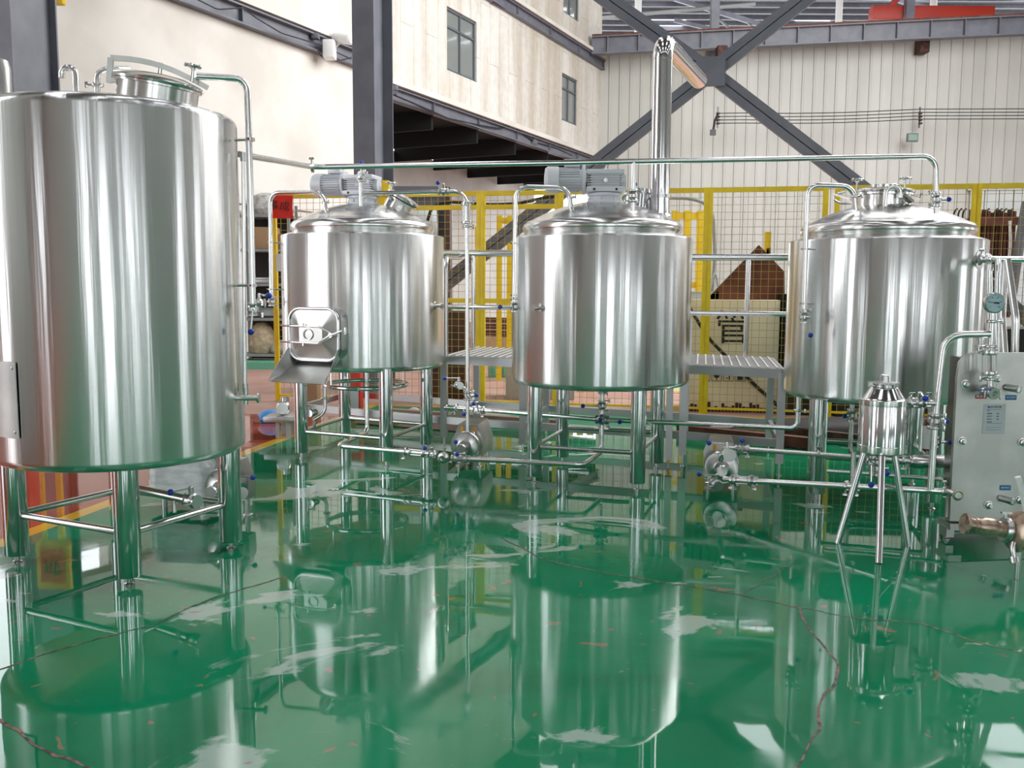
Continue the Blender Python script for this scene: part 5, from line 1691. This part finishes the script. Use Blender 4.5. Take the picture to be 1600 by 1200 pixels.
# service pipes between tank and right edge
t = pipe_thing('service_pipe', 'horizontal pipe leaving the right tank nozzle towards the right edge', [outl, P(1545, 405, 6.1), P(1700, 406, 6.0)], 0.020, 0.03)
clamp(t, P(1532, 405, 6.15), (1, -0.2, 0), 0.022, wing=(0.2, -0.3, 0.9))
t = pipe_thing('service_pipe', 'vertical pipe dropping from the side nozzle behind the dial thermometer', [P(1545, 421, 6.0), P(1546, 560, 6.0), P(1546, 700, 6.0)], 0.022, 0)
m_ = MB(); m_.lathe([(0.022, -0.02), (0.03, -0.02), (0.03, 0.02), (0.022, 0.02)], P(1545, 418, 6.0), UP, 8); m_.build('union_nut', 'fit', t)
t = pipe_thing('service_pipe', 'vertical pipe teeing off the horizontal pipe just right of the dial', [P(1560, 404, 6.02), P(1558, 540, 6.0), P(1557, 700, 6.0)], 0.020, 0)
t = pipe_thing('service_pipe', 'slanting white-lit pipe with a kink at the right edge', [P(1574, 406, 5.9), P(1587, 498, 5.8), P(1584, 620, 5.8)], 0.023, 0.03)
t = pipe_thing('service_pipe', 'shorter slanting pipe just right of the thermometer column', [P(1571, 410, 5.95), P(1566, 492, 5.85), P(1573, 600, 5.75)], 0.021, 0.03)
wire_px('rope', 'thin pale cord hanging beside the right tank', [(1541, 410), (1537, 470), (1531, 540), (1530, 560)], 6.05, 0.005, 'white', 'cord')
q = P(1533, 538, 5.9)
m_ = MB(); m_.lathe([(0.02, -0.04), (0.035, -0.04), (0.035, -0.01), (0.024, 0.0), (0.024, 0.03), (0.03, 0.03), (0.03, 0.05), (0, 0.05)], q, UP, 18); m_.cyl((q.x, q.y, 0), q, 0.02)
tag(m_.build('pipe_union', 'fit', loc=(q.x, q.y, 0)), 'small pipe union standing behind the top of the exchanger', 'fitting')

# pump with heat-tinted ferrule at the lower right
YR = 4.62
rq = lambda x, y: P(x, y, YR)
t = thing('transfer_pump', 'brown heat-tinted pump inlet with ferrule at the lower right edge', 'pump', Vector((rq(1600, 830).x, YR, 0)))
a, b_ = rq(1506, 818), rq(1600, 832)
ax_ = (b_ - a).normalized()
m_ = MB(); m_.lathe([(0.028, 0.0), (0.052, 0.0), (0.055, 0.006), (0.052, 0.014), (0.038, 0.02), (0.036, 0.03), (0.035, 0.05), (0.040, 0.056), (0.040, 0.066), (0.037, 0.07), (0.048, 0.10), (0.049, 0.14), (0.044, 0.165), (0.040, 0.17), (0.040, 0.20), (0.042, 0.24)], a, ax_, 32)
m_.build('inlet_tube', 'rustfit', t)
m_ = MB(); m_.lathe([(0.03, 0.001), (0.0, 0.003)], a, ax_, 24); m_.build('bore', 'black', t)
m_ = MB(); m_.lathe([(0.045, 0.20), (0.060, 0.20), (0.064, 0.21), (0.064, 0.225), (0.060, 0.235), (0.045, 0.235)], a, ax_, 28)
m_.cyl(a + ax_ * 0.215 + UP * 0.06, a + ax_ * 0.215 + UP * 0.085, 0.012, seg=10); m_.box(a + ax_ * 0.215 + UP * 0.088, (0.05, 0.02, 0.012))
m_.build('clamp_ring', 'fit', t)
m_ = MB(); m_.lathe([(0.05, 0.235), (0.09, 0.25), (0.105, 0.27), (0.105, 0.29), (0.09, 0.31), (0.09, 0.36), (0, 0.37)], a, ax_, 36); m_.build('pump_casing', 'rustfit', t)
m_ = MB(); m_.tube([rq(1574, 842) + Vector((0, -0.06, 0)), rq(1570, 852) + Vector((0, -0.07, 0)), rq(1572, 868) + Vector((0, -0.08, 0))], 0.014, 0.02); m_.lathe([(0.012, -0.03), (0.022, -0.03), (0.022, 0.0), (0.014, 0.0), (0.012, -0.02)], rq(1572, 872) + Vector((0, -0.08, 0)), (0.05, -0.4, -1), 18); m_.build('drain_cock', 'fit', t)
m_ = MB(); m_.tube([rq(1604, 800), rq(1600, 780), rq(1590, 745)], 0.015, 0.05); m_.build('white_hose', 'white', t)
for dx in (0.0, 0.2):
    m_ = MB(); q = rq(1602, 840); m_.cyl((q.x + dx, YR + 0.05, 0), (q.x + dx, YR + 0.05, q.z - 0.03), 0.014); m_.build('foot', 'fit', t)

# ================================================================== YELLOW FENCE
def FY(px):                                     # the fence stands on this line
    s_ = (px - 800) / FPX
    return 11.14 / (1 + 0.206 * s_)


def fpt(px, z=0.0):
    Y = FY(px); return Vector(((px - 800) / FPX * Y, Y, z))


fdir = Vector((1, -0.206, 0)).normalized(); fnn = Vector((0.206, 1, 0)).normalized()
FT = 2.60


def fence_panel(pa, pb, label, top=FT, mid=None, bottom=0.08, pitch=0.083, off=0.0, dbl=False):
    a, b_ = fpt(pa) + fnn * off, fpt(pb) + fnn * off
    t = thing('fence_panel', label, 'fence', (a + b_) / 2, 'yellow mesh fence panels')
    L_ = (b_ - a).length
    for q in (a, b_):
        m_ = MB(); m_.box(q + UP * top / 2, (0.058, 0.045, top), ax=(fdir, fnn, UP), bev=0.004); m_.build('post', 'yellow', t)
    zs = [top - 0.03] + ([mid] if mid else []) + ([top - 0.19] if dbl else [])
    for z in zs:
        m_ = MB(); m_.bar(a + UP * z, b_ + UP * z, 0.035, 0.055); m_.build('rail', 'yellow', t)
    m_ = MB(); m_.bar(a + UP * bottom, b_ + UP * bottom, 0.025, 0.025); m_.build('rail', 'yellow', t)
    m_ = MB()
    n = max(2, int(L_ / pitch))
    for k in range(1, n):
        q = a.lerp(b_, k / n); m_.box(q + UP * (bottom + top) / 2, (0.0045, 0.0045, top - bottom), ax=(fdir, fnn, UP))
    z = bottom + pitch
    while z < top:
        m_.box((a + b_) / 2 + UP * z + fnn * 0.004, (L_, 0.0045, 0.0045), ax=(fdir, fnn, UP)); z += pitch
    m_.build('wire_mesh', 'mesh', t)
    return t


fence_panel(432, 596, 'yellow mesh fence panel behind the left mash tank, carrying the red paper', mid=None)
fence_panel(602, 748, 'yellow mesh fence panel just right of the left mash tank', mid=1.30, dbl=True)
fence_panel(754, 868, 'yellow mesh fence panel between left mash tank and kettle', mid=1.30, dbl=True)
fence_panel(874, 1098, 'yellow mesh fence panel hidden mostly by the kettle')
fence_panel(1104, 1281, 'yellow mesh fence panel in front of the cream crate')
fence_panel(1299, 1510, 'yellow mesh fence panel behind the right tank')
fence_panel(1516, 1720, 'yellow mesh fence panel at the right edge in front of the rusty rods')

# yellow guard frames behind the fence
def guard(name, label, px0, px1, Y, z0, z1, n, extra=True):
    a, b_ = P(px0, 445, Y), P(px1, 445, Y); a.z = b_.z = 0
    t = thing(name, label, 'guard frame', (a + b_) / 2)
    for k in range(n):
        q = a.lerp(b_, k / (n - 1))
        m_ = MB(); m_.box(q + UP * z1 / 2, (0.085, 0.085, z1)); m_.build('upright', 'yellow', t)
    for z in (z0, z1 - 0.08):
        m_ = MB(); m_.bar(a + UP * z, b_ + UP * z, 0.05, 0.09); m_.build('crossbar', 'yellow', t)
    return t


guard('guard_frame', 'yellow steel guard frame standing beyond the fence left of the kettle', 780, 796, 14.5, 1.2, 2.55, 2)
guard('guard_frame', 'low wide yellow steel frame beyond the fence under the kettle', 893, 925, 13.0, 0.3, 0.62, 3)
guard('guard_frame', 'yellow steel frame beyond the fence right of the chimney', 1052, 1091, 14.0, 1.5, 2.6, 3)
q = fpt(741, 0); m_ = MB(); m_.box(q + fnn * 0.25 + UP * 1.1, (0.11, 0.1, 2.2), bev=0.01); tag(m_.build('bollard_post', 'yellow', loc=q + fnn * 0.25), 'thick orange-yellow post behind the sight glass pipe', 'post')
q = P(597, 292, 9.6); m_ = MB(); m_.box(Vector((q.x, q.y, q.z - 0.02)), (0.16, 0.12, 0.16), bev=0.01); m_.box(Vector((q.x, q.y, (q.z - 0.1) / 2)), (0.06, 0.06, q.z - 0.1)); tag(m_.build('marker_post', 'yellow', loc=(q.x, q.y, 0)), 'yellow box on a post behind the left gear motor', 'post')
q = P(93, 0, 12.0); m_ = MB(); m_.box(q, (0.12, 0.1, 0.12), bev=0.01); tag(m_.build('crane_button', 'yellow', loc=q), 'small yellow box high beside the left column', 'box')

# red paper with brush characters
a, b_ = P(425, 305, 11.62), P(458, 341, 11.62)
c = (a + b_) / 2
t = thing('red_paper', 'square red paper with black brush characters hung on the fence', 'paper', c)
m_ = MB(); m_.sheet([[Vector((a.x + (b_.x - a.x) * i / 6, 11.62 + 0.012 * math.sin(i * 1.3 + j), a.z + (b_.z - a.z) * j / 6)) for i in range(7)] for j in range(7)], 0.002); m_.build('sheet', 'paper', t)
mesh_text('brush_writing', '成', 0.13, c + Vector((0.03, -0.022, 0.0)), (1, 0, -0.1), UP, 'ink', t, 0.001)
mesh_text('brush_writing', '事', 0.13, c + Vector((-0.11, -0.022, 0.01)), (1, 0, 0), UP, 'ink', t, 0.001)

# ================================================================== SHELF RACK, FAR LEFT
YS = 16.6
sx0, sx1 = P(372, 400, YS).x, P(452, 400, YS).x
sh = thing('shelf_rack', 'grey storage rack with five shelves against the left wall', 'rack', ((sx0 + sx1) / 2, YS, 0))
lev = [P(420, y, YS).z for y in (337, 391, 445, 499, 555)]
for z in lev:
    m_ = MB(); m_.box(((sx0 + sx1) / 2, YS + 0.3, z), (sx1 - sx0, 0.65, 0.05)); m_.build('shelf', 'shelf', sh)
for x in (sx0, sx1):
    for y in (YS, YS + 0.6):
        m_ = MB(); m_.box((x, y, 1.45), (0.05, 0.05, 2.9)); m_.build('upright', 'shelf', sh)
m_ = MB(); m_.box(((sx0 + sx1) / 2, YS + 0.62, 1.4), (sx1 - sx0, 0.02, 2.6)); m_.build('back_sheet', 'dark', sh)


def lump(name, label, cat, c, s, m, seed, group=None):
    r_ = random.Random(seed)
    m_ = MB()
    prof = [(0, -1), (0.75, -0.97), (1, -0.5), (0.95, 0.1), (0.7, 0.7), (0.35, 0.95), (0, 1)]
    m_.lathe(prof, (0, 0, 0), UP, 16)
    for v in m_.b.verts:
        k = 1 + 0.18 * math.sin(v.co.x * 5 + seed) * math.cos(v.co.y * 6 + v.co.z * 4 + seed)
        v.co = Vector((v.co.x * s[0] * k, v.co.y * s[1] * k, v.co.z * s[2])) + Vector(c) + Vector((0, 0, s[2]))
    return tag(m_.build(name, m, loc=c), label, cat, group)


lump('sack', 'pale sack on the top shelf of the grey rack', 'sack', (P(412, 330, YS).x, YS + 0.25, lev[0] + 0.025), (0.30, 0.25, 0.20), 'greysack', 2)
lump('plastic_bundle', 'white plastic bundle on the top shelf, right end', 'bundle', (P(437, 330, YS).x, YS + 0.25, lev[0] + 0.025), (0.20, 0.2, 0.16), 'greysack', 5)
m_ = MB(); q = Vector((P(408, 380, YS).x, YS + 0.25, lev[1] + 0.22)); m_.box(q, (0.46, 0.4, 0.38), bev=0.01); tag(m_.build('cardboard_box', 'card', loc=q - UP * 0.19), 'brown cardboard box on the second shelf of the rack', 'box')
m_ = MB(); q = Vector((P(436, 380, YS).x, YS + 0.25, lev[1] + 0.16)); m_.box(q, (0.22, 0.3, 0.26), bev=0.01); tag(m_.build('cardboard_box', 'card', loc=q - UP * 0.13), 'small cardboard box beside the larger box on the rack', 'box')
m_ = MB(); q = Vector((P(408, 430, YS).x, YS + 0.2, lev[2] + 0.06)); m_.box(q, (0.40, 0.4, 0.06), bev=0.01); m_.box(q + UP * 0.05 + Vector((0.02, 0, 0)), (0.3, 0.3, 0.04), bev=0.01); tag(m_.build('steel_tray', 'box', loc=q - UP * 0.03), 'flat steel tray on the middle shelf of the rack', 'tray')
lump('metal_parts', 'heap of grey metal parts on the fourth shelf of the rack', 'parts', (P(412, 490, YS).x, YS + 0.2, lev[3] + 0.025), (0.34, 0.22, 0.09), 'shelf', 7)
lump('woven_sack', 'brown woven sack on the bottom shelf of the rack', 'sack', (P(406, 550, YS).x, YS + 0.2, lev[4] + 0.025), (0.24, 0.22, 0.28), 'sack', 9)
lump('plastic_bundle', 'grey plastic bundle beside the woven sack on the bottom shelf', 'bundle', (P(433, 550, YS).x, YS + 0.2, lev[4] + 0.025), (0.18, 0.2, 0.12), 'greysack', 11)
m_ = MB(); q = Vector((P(412, 566, YS).x, YS - 0.1, 0.06)); m_.box(q, (1.2, 0.8, 0.12)); tag(m_.build('green_pallet', 'green', loc=q - UP * 0.06), 'mint green pallet on the floor before the storage rack', 'pallet')
m_ = MB(); q = P(438, 410, FY(438) - 0.03); m_.box(q, (0.10, 0.02, 0.22)); tag(m_.build('paper_notice', 'white', loc=q), 'small white notice clipped to the fence left of the mash tank', 'notice')

# bench with grey fitting, blue film
q = PZ(436, 682, 0); b0 = Vector((q.x + 0.03, q.y + 0.05, 0))
t = thing('metal_bench', 'low grey steel bench left of the mash tank leg', 'bench', b0)
zt_ = P(440, 652, b0.y).z
m_ = MB(); m_.box(b0 + UP * zt_, (0.30, 0.35, 0.05), bev=0.005); m_.build('top', 'box', t)
for dx in (-0.02, 0.08):
    for dy in (-0.12, 0.12):
        m_ = MB(); m_.box(b0 + Vector((dx, dy, (zt_ - 0.03) / 2)), (0.04, 0.04, zt_ - 0.03)); m_.build('leg', 'greypaint', t)
q = P(442, 625, b0.y)
m_ = MB(); m_.lathe([(0.028, -0.06), (0.055, -0.06), (0.062, -0.045), (0.055, -0.03), (0.04, -0.02), (0.05, 0.0), (0.07, 0.02), (0.07, 0.06), (0, 0.07)], Vector((q.x, q.y - 0.02, zt_ + 0.025 + 0.072)), (0.25, -0.0 - 1, 0) if False else (-0.2, 1, 0), 28)
m_.cyl(Vector((q.x + 0.02, q.y, zt_ + 0.16)), Vector((q.x + 0.02, q.y, zt_ + 0.20)), 0.04, seg=14)
tag(m_.build('small_pump_head', 'fit', loc=Vector((q.x, q.y, zt_ + 0.025))), 'round steel pump head resting on the low bench', 'pump head')
lump('blue_film', 'crumpled light blue plastic film on the red floor', 'film', PZ(423, 660, 0), (0.13, 0.10, 0.07), 'bluecloth', 3)

# red box, brown cabinet behind the mash tank
q = PZ(556, 655, 0)
t = thing('red_cabinet', 'red hydrant cabinet with a pale front behind the mash tank legs', 'cabinet', q)
m_ = MB(); m_.box(q + UP * 0.27, (0.14, 0.2, 0.54), bev=0.01); m_.build('body', 'red', t)
m_ = MB(); m_.box(q + Vector((0, -0.102, 0.22)), (0.10, 0.006, 0.26)); m_.build('front_panel', 'label', t)
q = PZ(487, 640, 0); m_ = MB(); m_.box(q + UP * 0.24, (0.18, 0.2, 0.48), bev=0.005); tag(m_.build('wooden_crate', 'card', loc=q), 'small brown wooden crate behind the mash tank chute', 'crate')
q = PZ(697, 636, 0) + Vector((0, 0.5, 0)); m_ = MB(); m_.box(q + UP * 0.58, (0.42, 0.3, 1.16), bev=0.005); tag(m_.build('brown_cabinet', 'wood', loc=q), 'dark brown cabinet beyond the fence right of the mash tank', 'cabinet')
q = PZ(845, 630, 0) + Vector((0, 0.6, 0)); m_ = MB(); m_.box(q + UP * 0.22, (0.9, 0.5, 0.44), bev=0.01); tag(m_.build('grey_chest', 'greypaint', loc=q), 'grey chest on the floor beyond the fence left of the kettle', 'chest')
for i, px in enumerate((775, 790, 805)):
    q = P(px, 580, 15.0); q.z = 0
    m_ = MB(); m_.lathe([(0, 0), (0.13, 0), (0.13, 0.35), (0.10, 0.40), (0, 0.40)], q + Vector((0, 0, 0)), UP, 16)
    tag(m_.build('plastic_drum', 'green', loc=q), ['left', 'middle', 'right'][i] + ' of three mint green drums beyond the yellow fence', 'drum', 'mint green drums beyond the fence')
# steel beams and goods on the far floor
for i in range(6):
    a, b_ = P(755, 500, 20.0), P(806, 500, 19.4)
    z = 0.45 + 0.14 * (i // 2); a.z = b_.z = z
    o_ = Vector((0, 0.3 * (i % 2), 0))
    m_ = MB(); m_.bar(a + o_, b_ + o_ + Vector((0.4, 0, 0)), 0.12, 0.10)
    tag(m_.build('steel_beam', 'rust', loc=a + o_), ['bottom', 'middle', 'top'][i // 2] + (' front' if i % 2 == 0 else ' rear') + ' rusty beam of the far stack left of the kettle', 'beam', 'rusty beams stacked beyond the fence')
m_ = MB(); a = P(780, 520, 19.8); m_.box((a.x, a.y, 0.19), (1.3, 0.6, 0.38)); tag(m_.build('timber_bearer', 'card', loc=(a.x, a.y, 0)), 'timber block carrying the far stack of rusty beams', 'block')
# grey machine, door and hose seen over the mash tank shoulder
q = P(660, 400, 17.0)
t = thing('grey_machine', 'dark grey machine with two tanks beyond the fence right of the mash tank', 'machine', (q.x, q.y, 0))
m_ = MB(); m_.box((q.x, q.y + 0.3, 1.55), (1.05, 0.5, 3.1)); m_.build('frame_panel', 'column', t)
for z in (1.75, 2.55):
    m_ = MB(); m_.lathe([(0, -0.36), (0.3, -0.34), (0.34, -0.25), (0.34, 0.25), (0.3, 0.34), (0, 0.36)], (q.x - 0.05, q.y - 0.2, z), (1, 0, 0), 24); m_.build('grey_drum', 'greypaint', t)
m_ = MB(); m_.box((q.x + 0.48, q.y - 0.1, 1.6), (0.08, 0.5, 3.2)); m_.build('frame_post', 'wood', t)
m_ = MB(); m_.box((q.x - 0.2, q.y + 0.2, P(640, 297, q.y).z), (1.0, 0.6, 0.12)); m_.box((q.x - 0.1, q.y + 0.3, 3.1), (0.1, 0.1, 0.3)); m_.build('doorway_edge', 'frame', t)  # dark slab stands in for a doorway's top edge
wire_px('hose', 'black hose sagging behind the fence between mash tank and kettle', [(668, 345), (675, 322), (700, 315), (740, 318), (770, 320), (810, 318), (850, 309), (878, 304)], 11.6, 0.02, 'black', 'hose')
wire_px('conduit', 'grey flexible conduit curving down to the right of the chimney', [(1045, 309), (1080, 310), (1105, 318), (1115, 338), (1117, 400), (1112, 470)], 11.3, 0.022, 'greypaint', 'conduit')

# long steel profiles lying under the platform
for i, (pa, pb, dy, z, m) in enumerate((((560, 650), (720, 662), 0, 0.06, 'pink'), ((600, 645), (880, 664), 0.15, 0.06, 'pink'), ((1060, 668), (1280, 690), 0, 0.06, 'rust'), ((1080, 660), (1290, 682), 0.2, 0.06, 'pink'), ((1210, 672), (1480, 700), 0.1, 0.06, 'rustdark'))):
    a, b_ = PZ(*pa, 0.08), PZ(*pb, 0.08); a.y += dy; b_.y += dy; a.z = b_.z = z
    m_ = MB(); m_.bar(a, b_, 0.09, 0.10)
    tag(m_.build('steel_profile', m, loc=a), ['pinkish steel profile on the floor behind the mash tank legs', 'longer pinkish steel profile lying under the platform left of the kettle', 'rust red steel profile on the floor under the right platform', 'pinkish steel profile behind the rust red one', 'dark rusty profile on the floor under the right tank'][i], 'steel profile', 'steel profiles lying under the platform')
wire_px('cable', 'black cable lying on the floor under the right platform', [(1080, 676), (1120, 672), (1160, 678), (1205, 671)], 9.3, 0.012)
q = PZ(647, 650, 0); lump('plastic_bag', 'small pale blue plastic bag between the mash tank rear legs', 'bag', q, (0.07, 0.06, 0.05), 'label', 4)

# ================================================================== CREAM CRATE, RUSTY PLATE, RODS
YC = 10.95
a, b_ = P(1078, 469, YC), P(1218, 469, YC)
zt_ = 1.33; dCx = Vector((1, -0.10, 0)).normalized(); dCn = Vector((-0.10, -1, 0)).normalized()
c = (a + b_) / 2; c.z = 0
wC = (b_ - a).length
t = thing('cream_crate', 'large weathered cream crate with black stencilled signs behind the right platform', 'crate', c)
m_ = MB(); m_.box(c + UP * zt_ / 2 - dCn * 0.3, (wC, 0.6, zt_), ax=(dCx, dCn, UP), bev=0.01); m_.build('body', 'cream', t)
m_ = MB()
for k in range(26):
    x = -wC / 2 + wC * (k + 0.5) / 26
    h_ = 0.05 + 0.07 * random.random()
    m_.box(c + dCx * x + dCn * 0.002 + UP * h_ / 2, (wC / 26 * 0.9, 0.002, h_), ax=(dCx, dCn, UP))
m_.build('rust_stain', 'rustdark', t)
mesh_text('stencil_sign', '管', 0.42, P(1144, 515, YC) + dCn * 0.02, dCx, UP, 'ink', t, 0.001)
for i, s_ in enumerate(('R', '●', '!', '↑')):
    q = P(1101 + i * 18.5, 588, YC) + dCn * 0.02
    m_ = MB()
    for (dx, dz, w_, h_) in ((0, 0.055, 0.12, 0.006), (0, -0.055, 0.12, 0.006), (-0.058, 0, 0.006, 0.115), (0.058, 0, 0.006, 0.115)): m_.box(q + dCx * dx + UP * dz, (w_, 0.002, h_), ax=(dCx, dCn, UP))
    fr_ = m_.build('stencil_frame', 'ink', t)
    m_ = MB()
    if i == 0: m_.bar(q + Vector((-0.03, 0, 0.04)), q + Vector((-0.03, 0, -0.04)), 0.002, 0.014); m_.bar(q + Vector((-0.03, 0, 0.0)), q + Vector((0.04, 0, 0.045)), 0.002, 0.014); m_.bar(q + Vector((-0.01, 0, 0.0)), q + Vector((0.045, 0, -0.045)), 0.002, 0.014)
    elif i == 1: m_.lathe([(0.035, 0), (0.035, 0.002), (0, 0.002)], q + UP * 0.015, dCn, 18); m_.box(q - UP * 0.03, (0.01, 0.002, 0.04))
    elif i == 2: m_.box(q + Vector((0.01, 0, 0.0)), (0.014, 0.002, 0.08)); m_.box(q + Vector((-0.02, 0, -0.02)), (0.025, 0.002, 0.012))
    else:
        m_.poly([q + Vector((-0.05, 0, 0.0)), q + Vector((0.05, 0, 0.0)), q + Vector((0, 0, 0.05))], 0.002, dCn); m_.box(q + Vector((0, 0, -0.02)), (0.07, 0.002, 0.045))
    m_.build('stencil_mark', 'ink', fr_)
pts_ = [P(x, y, YC - 0.06) for x, y in ((1072, 470), (1084, 492), (1108, 530), (1140, 562), (1180, 602), (1222, 640))]
m_ = MB(); m_.tube(pts_, 0.020, 0.1, seg=8); tag(m_.build('black_hose', 'black', loc=pts_[-1]), 'black hose hanging diagonally across the cream crate', 'hose')
pp_ = [P(x, y, YC + 0.15) for x, y in ((1102, 470), (1186, 383), (1226, 425), (1226, 471))]
m_ = MB(); m_.poly(pp_, 0.03, (0, 1, 0)); tag(m_.build('rusty_plate', 'rust', loc=(pp_[0] + pp_[3]) / 2), 'peaked rust-brown steel plate standing on the cream crate', 'plate')
m_ = MB(); m_.box(P(1199, 385, YC + 0.5), (0.07, 0.05, 0.35)); m_.box(P(1199, 420, YC + 0.5) , (0.05, 0.05, 0.5)); tag(m_.build('yellow_stub', 'yellow', loc=P(1199, 440, YC + 0.5)), 'short yellow post end behind the peaked rusty plate', 'post')
m_ = MB(); q = P(1221, 540, YC + 0.1); m_.box(Vector((q.x, q.y, 0.7)), (0.10, 0.3, 1.4)); tag(m_.build('dark_post', 'black', loc=(q.x, q.y, 0)), 'dark upright between the cream crate and the right tank', 'post')
m_ = MB(); q = P(1096, 462, YC + 0.3); m_.box(Vector((q.x, q.y, 1.38)), (0.35, 0.3, 0.09)); m_.tube([q + Vector((0.1, 0, 0.1)), q + Vector((0.16, 0, 0.3)), q + Vector((0.2, 0, 0.1))], 0.015, 0.08, seg=8); tag(m_.build('wire_coil', 'label', loc=(q.x, q.y, 1.335)), 'small coil of wire on top of the cream crate', 'coil')

# dark goods behind the right tank, enlarged to blacken the floor reflection
m_ = MB(); q = P(1268, 560, 10.75); m_.box(Vector((q.x, q.y + 0.2, 0.7)), (0.56, 0.5, 1.4)); tag(m_.build('dark_block', 'dark', loc=(q.x, q.y, 0)), 'dark block added behind the left side of the right tank', 'crate')
m_ = MB(); q = P(1410, 600, 10.65); m_.box(Vector((q.x, q.y + 0.2, 0.7)), (1.55, 0.5, 1.4)); tag(m_.build('dark_block', 'dark', loc=(q.x, q.y, 0)), 'long dark block added beneath and behind the right tank', 'crate')

lump('dark_debris', 'flat black tarpaulin on the floor under the right platform', 'debris', PZ(1150, 672, 0), (0.62, 0.22, 0.035), 'dark', 21)  # dark lumps put in for the black clutter on the floor
lump('dark_debris', 'crumpled black tarpaulin on the floor behind the right tank front leg', 'debris', PZ(1290, 674, 0), (0.62, 0.30, 0.07), 'dark', 22)
lump('dark_debris', 'black tarpaulin heap on the floor behind the tripod vessel', 'debris', PZ(1425, 680, 0), (0.66, 0.30, 0.08), 'dark', 24)
# rack of rusty rods
YQ = 12.2
q0_, q1_ = P(1515, 345, YQ), P(1592, 345, YQ)
t = thing('rod_rack', 'dark rack with a rusty top rail behind the fence at the right', 'rack', ((q0_.x + q1_.x) / 2, YQ, 0))
m_ = MB(); m_.bar(q0_ + UP * 0.0, q1_, 0.10, 0.10); m_.build('top_rail', 'rust', t)
m_ = MB(); m_.box(((q0_.x + q1_.x) / 2, YQ + 0.25, q0_.z / 2), (q1_.x - q0_.x, 0.06, q0_.z)); m_.build('back_panel', 'dark', t)
for k in range(11):
    x = q0_.x + 0.04 + (q1_.x - q0_.x - 0.08) * k / 10
    zt_ = q0_.z - 0.05 - 0.02 * (k % 3)
    m_ = MB(); m_.box((x, YQ + 0.05, (zt_ + 1.0) / 2 + 0.15), (0.035 + 0.01 * (k % 2), 0.05, zt_ - 0.9))
    tag(m_.build('rusty_rod', 'rust' if k % 3 else 'rustdark', loc=(x, YQ + 0.05, 1.05)), 'rusty bar hanging in the dark rack, number %s from its left end' % ['one', 'two', 'three', 'four', 'five', 'six', 'seven', 'eight', 'nine', 'ten', 'eleven'][k], 'bar', 'rusty bars in the dark rack')
for k, px in enumerate((1490, 1497, 1504, 1519, 1540, 1553, 1560, 1567, 1577)):
    a = P(px, 345, YQ)
    m_ = MB(); m_.tube([a, P(px, 336, YQ), P(px + 2, 329, YQ), P(px + 6, 326, YQ)], 0.012, 0.03, seg=8)
    tag(m_.build('steel_hook', 'black', loc=a), 'curved black hook above the rod rack, %s from the left' % ['first', 'second', 'third', 'fourth', 'fifth', 'sixth', 'seventh', 'eighth', 'ninth'][k], 'hook', 'hooks above the rod rack')
m_ = MB(); m_.bar(P(1484, 345, YQ), P(1518, 345, YQ), 0.05, 0.05); tag(m_.build('hook_bar', 'rust', loc=P(1484, 345, YQ)), 'short rusty bar carrying the three leftmost hooks', 'bar')
wire_px('chain', 'white rope hanging down over the rusty bars', [(1578, 345), (1579, 380), (1577, 402)], YQ - 0.15, 0.02, 'white', 'rope')
wire_px('ladder_rail', 'slate blue steel strut leaning at the right edge', [(1604, 315), (1590, 400), (1580, 470)], 12.0, 0.06, 'column', 'strut')
m_ = MB(); a, b_ = P(1540, 440, 10.6), P(1640, 530, 10.2); m_.bar(a, b_, 0.08, 0.16); tag(m_.build('steel_strut', 'column', loc=b_), 'slate grey diagonal strut behind the pipes at the right edge', 'strut')
q = P(1594, 520, 9.4)
m_ = MB(); m_.lathe([(0, 0), (0.22, 0), (0.235, 0.03), (0.22, 0.35), (0.235, 0.36), (0.22, 0.70), (0.235, q.z + 0.02), (0.2, q.z + 0.04), (0, q.z + 0.04)], (q.x, q.y, 0), UP, 28)
tag(m_.build('blue_drum', 'blue', loc=(q.x, q.y, 0)), 'dark blue drum behind the service pipes at the right edge', 'drum')
m_ = MB(); q = P(1590, 600, 8.9); m_.box(Vector((q.x + 0.2, q.y + 0.2, 0.55)), (1.3, 0.5, 1.1)); tag(m_.build('dark_cabinet', 'dark', loc=(q.x + 0.2, q.y + 0.2, 0)), 'dark cabinet behind the plate exchanger', 'cabinet')

# yellow stand with red sign behind the large tank (the floor mirrors it)
q = Vector((P(66, 500, 9.0).x, 9.0, 0))
t = thing('sign_stand', 'yellow stand with a red paper sign behind the large tank', 'stand', q)
for dx in (-0.09, 0.09):
    m_ = MB(); m_.box(q + Vector((dx, 0, 0.54)), (0.05, 0.05, 1.08)); m_.build('leg', 'yellow', t)
m_ = MB(); m_.box(q + UP * 1.3, (0.34, 0.05, 0.50), bev=0.01); pn = m_.build('panel', 'yellow', t)
m_ = MB(); m_.box(q + Vector((0, -0.03, 1.3)), (0.24, 0.006, 0.36)); rp = m_.build('red_paper', 'paper', pn)
mesh_text('brush_writing', '成', 0.2, q + Vector((0, -0.036, 1.3)), (1, 0, 0), UP, 'ink', rp, 0.001)
q = Vector((P(20, 500, 8.4).x, 8.4, 0))
m_ = MB(); m_.box(q + UP * 0.45, (0.25, 0.2, 0.9), bev=0.02); tag(m_.build('red_cabinet', 'red', loc=q), 'red cabinet hidden behind the large tank, seen mirrored in the floor', 'cabinet')
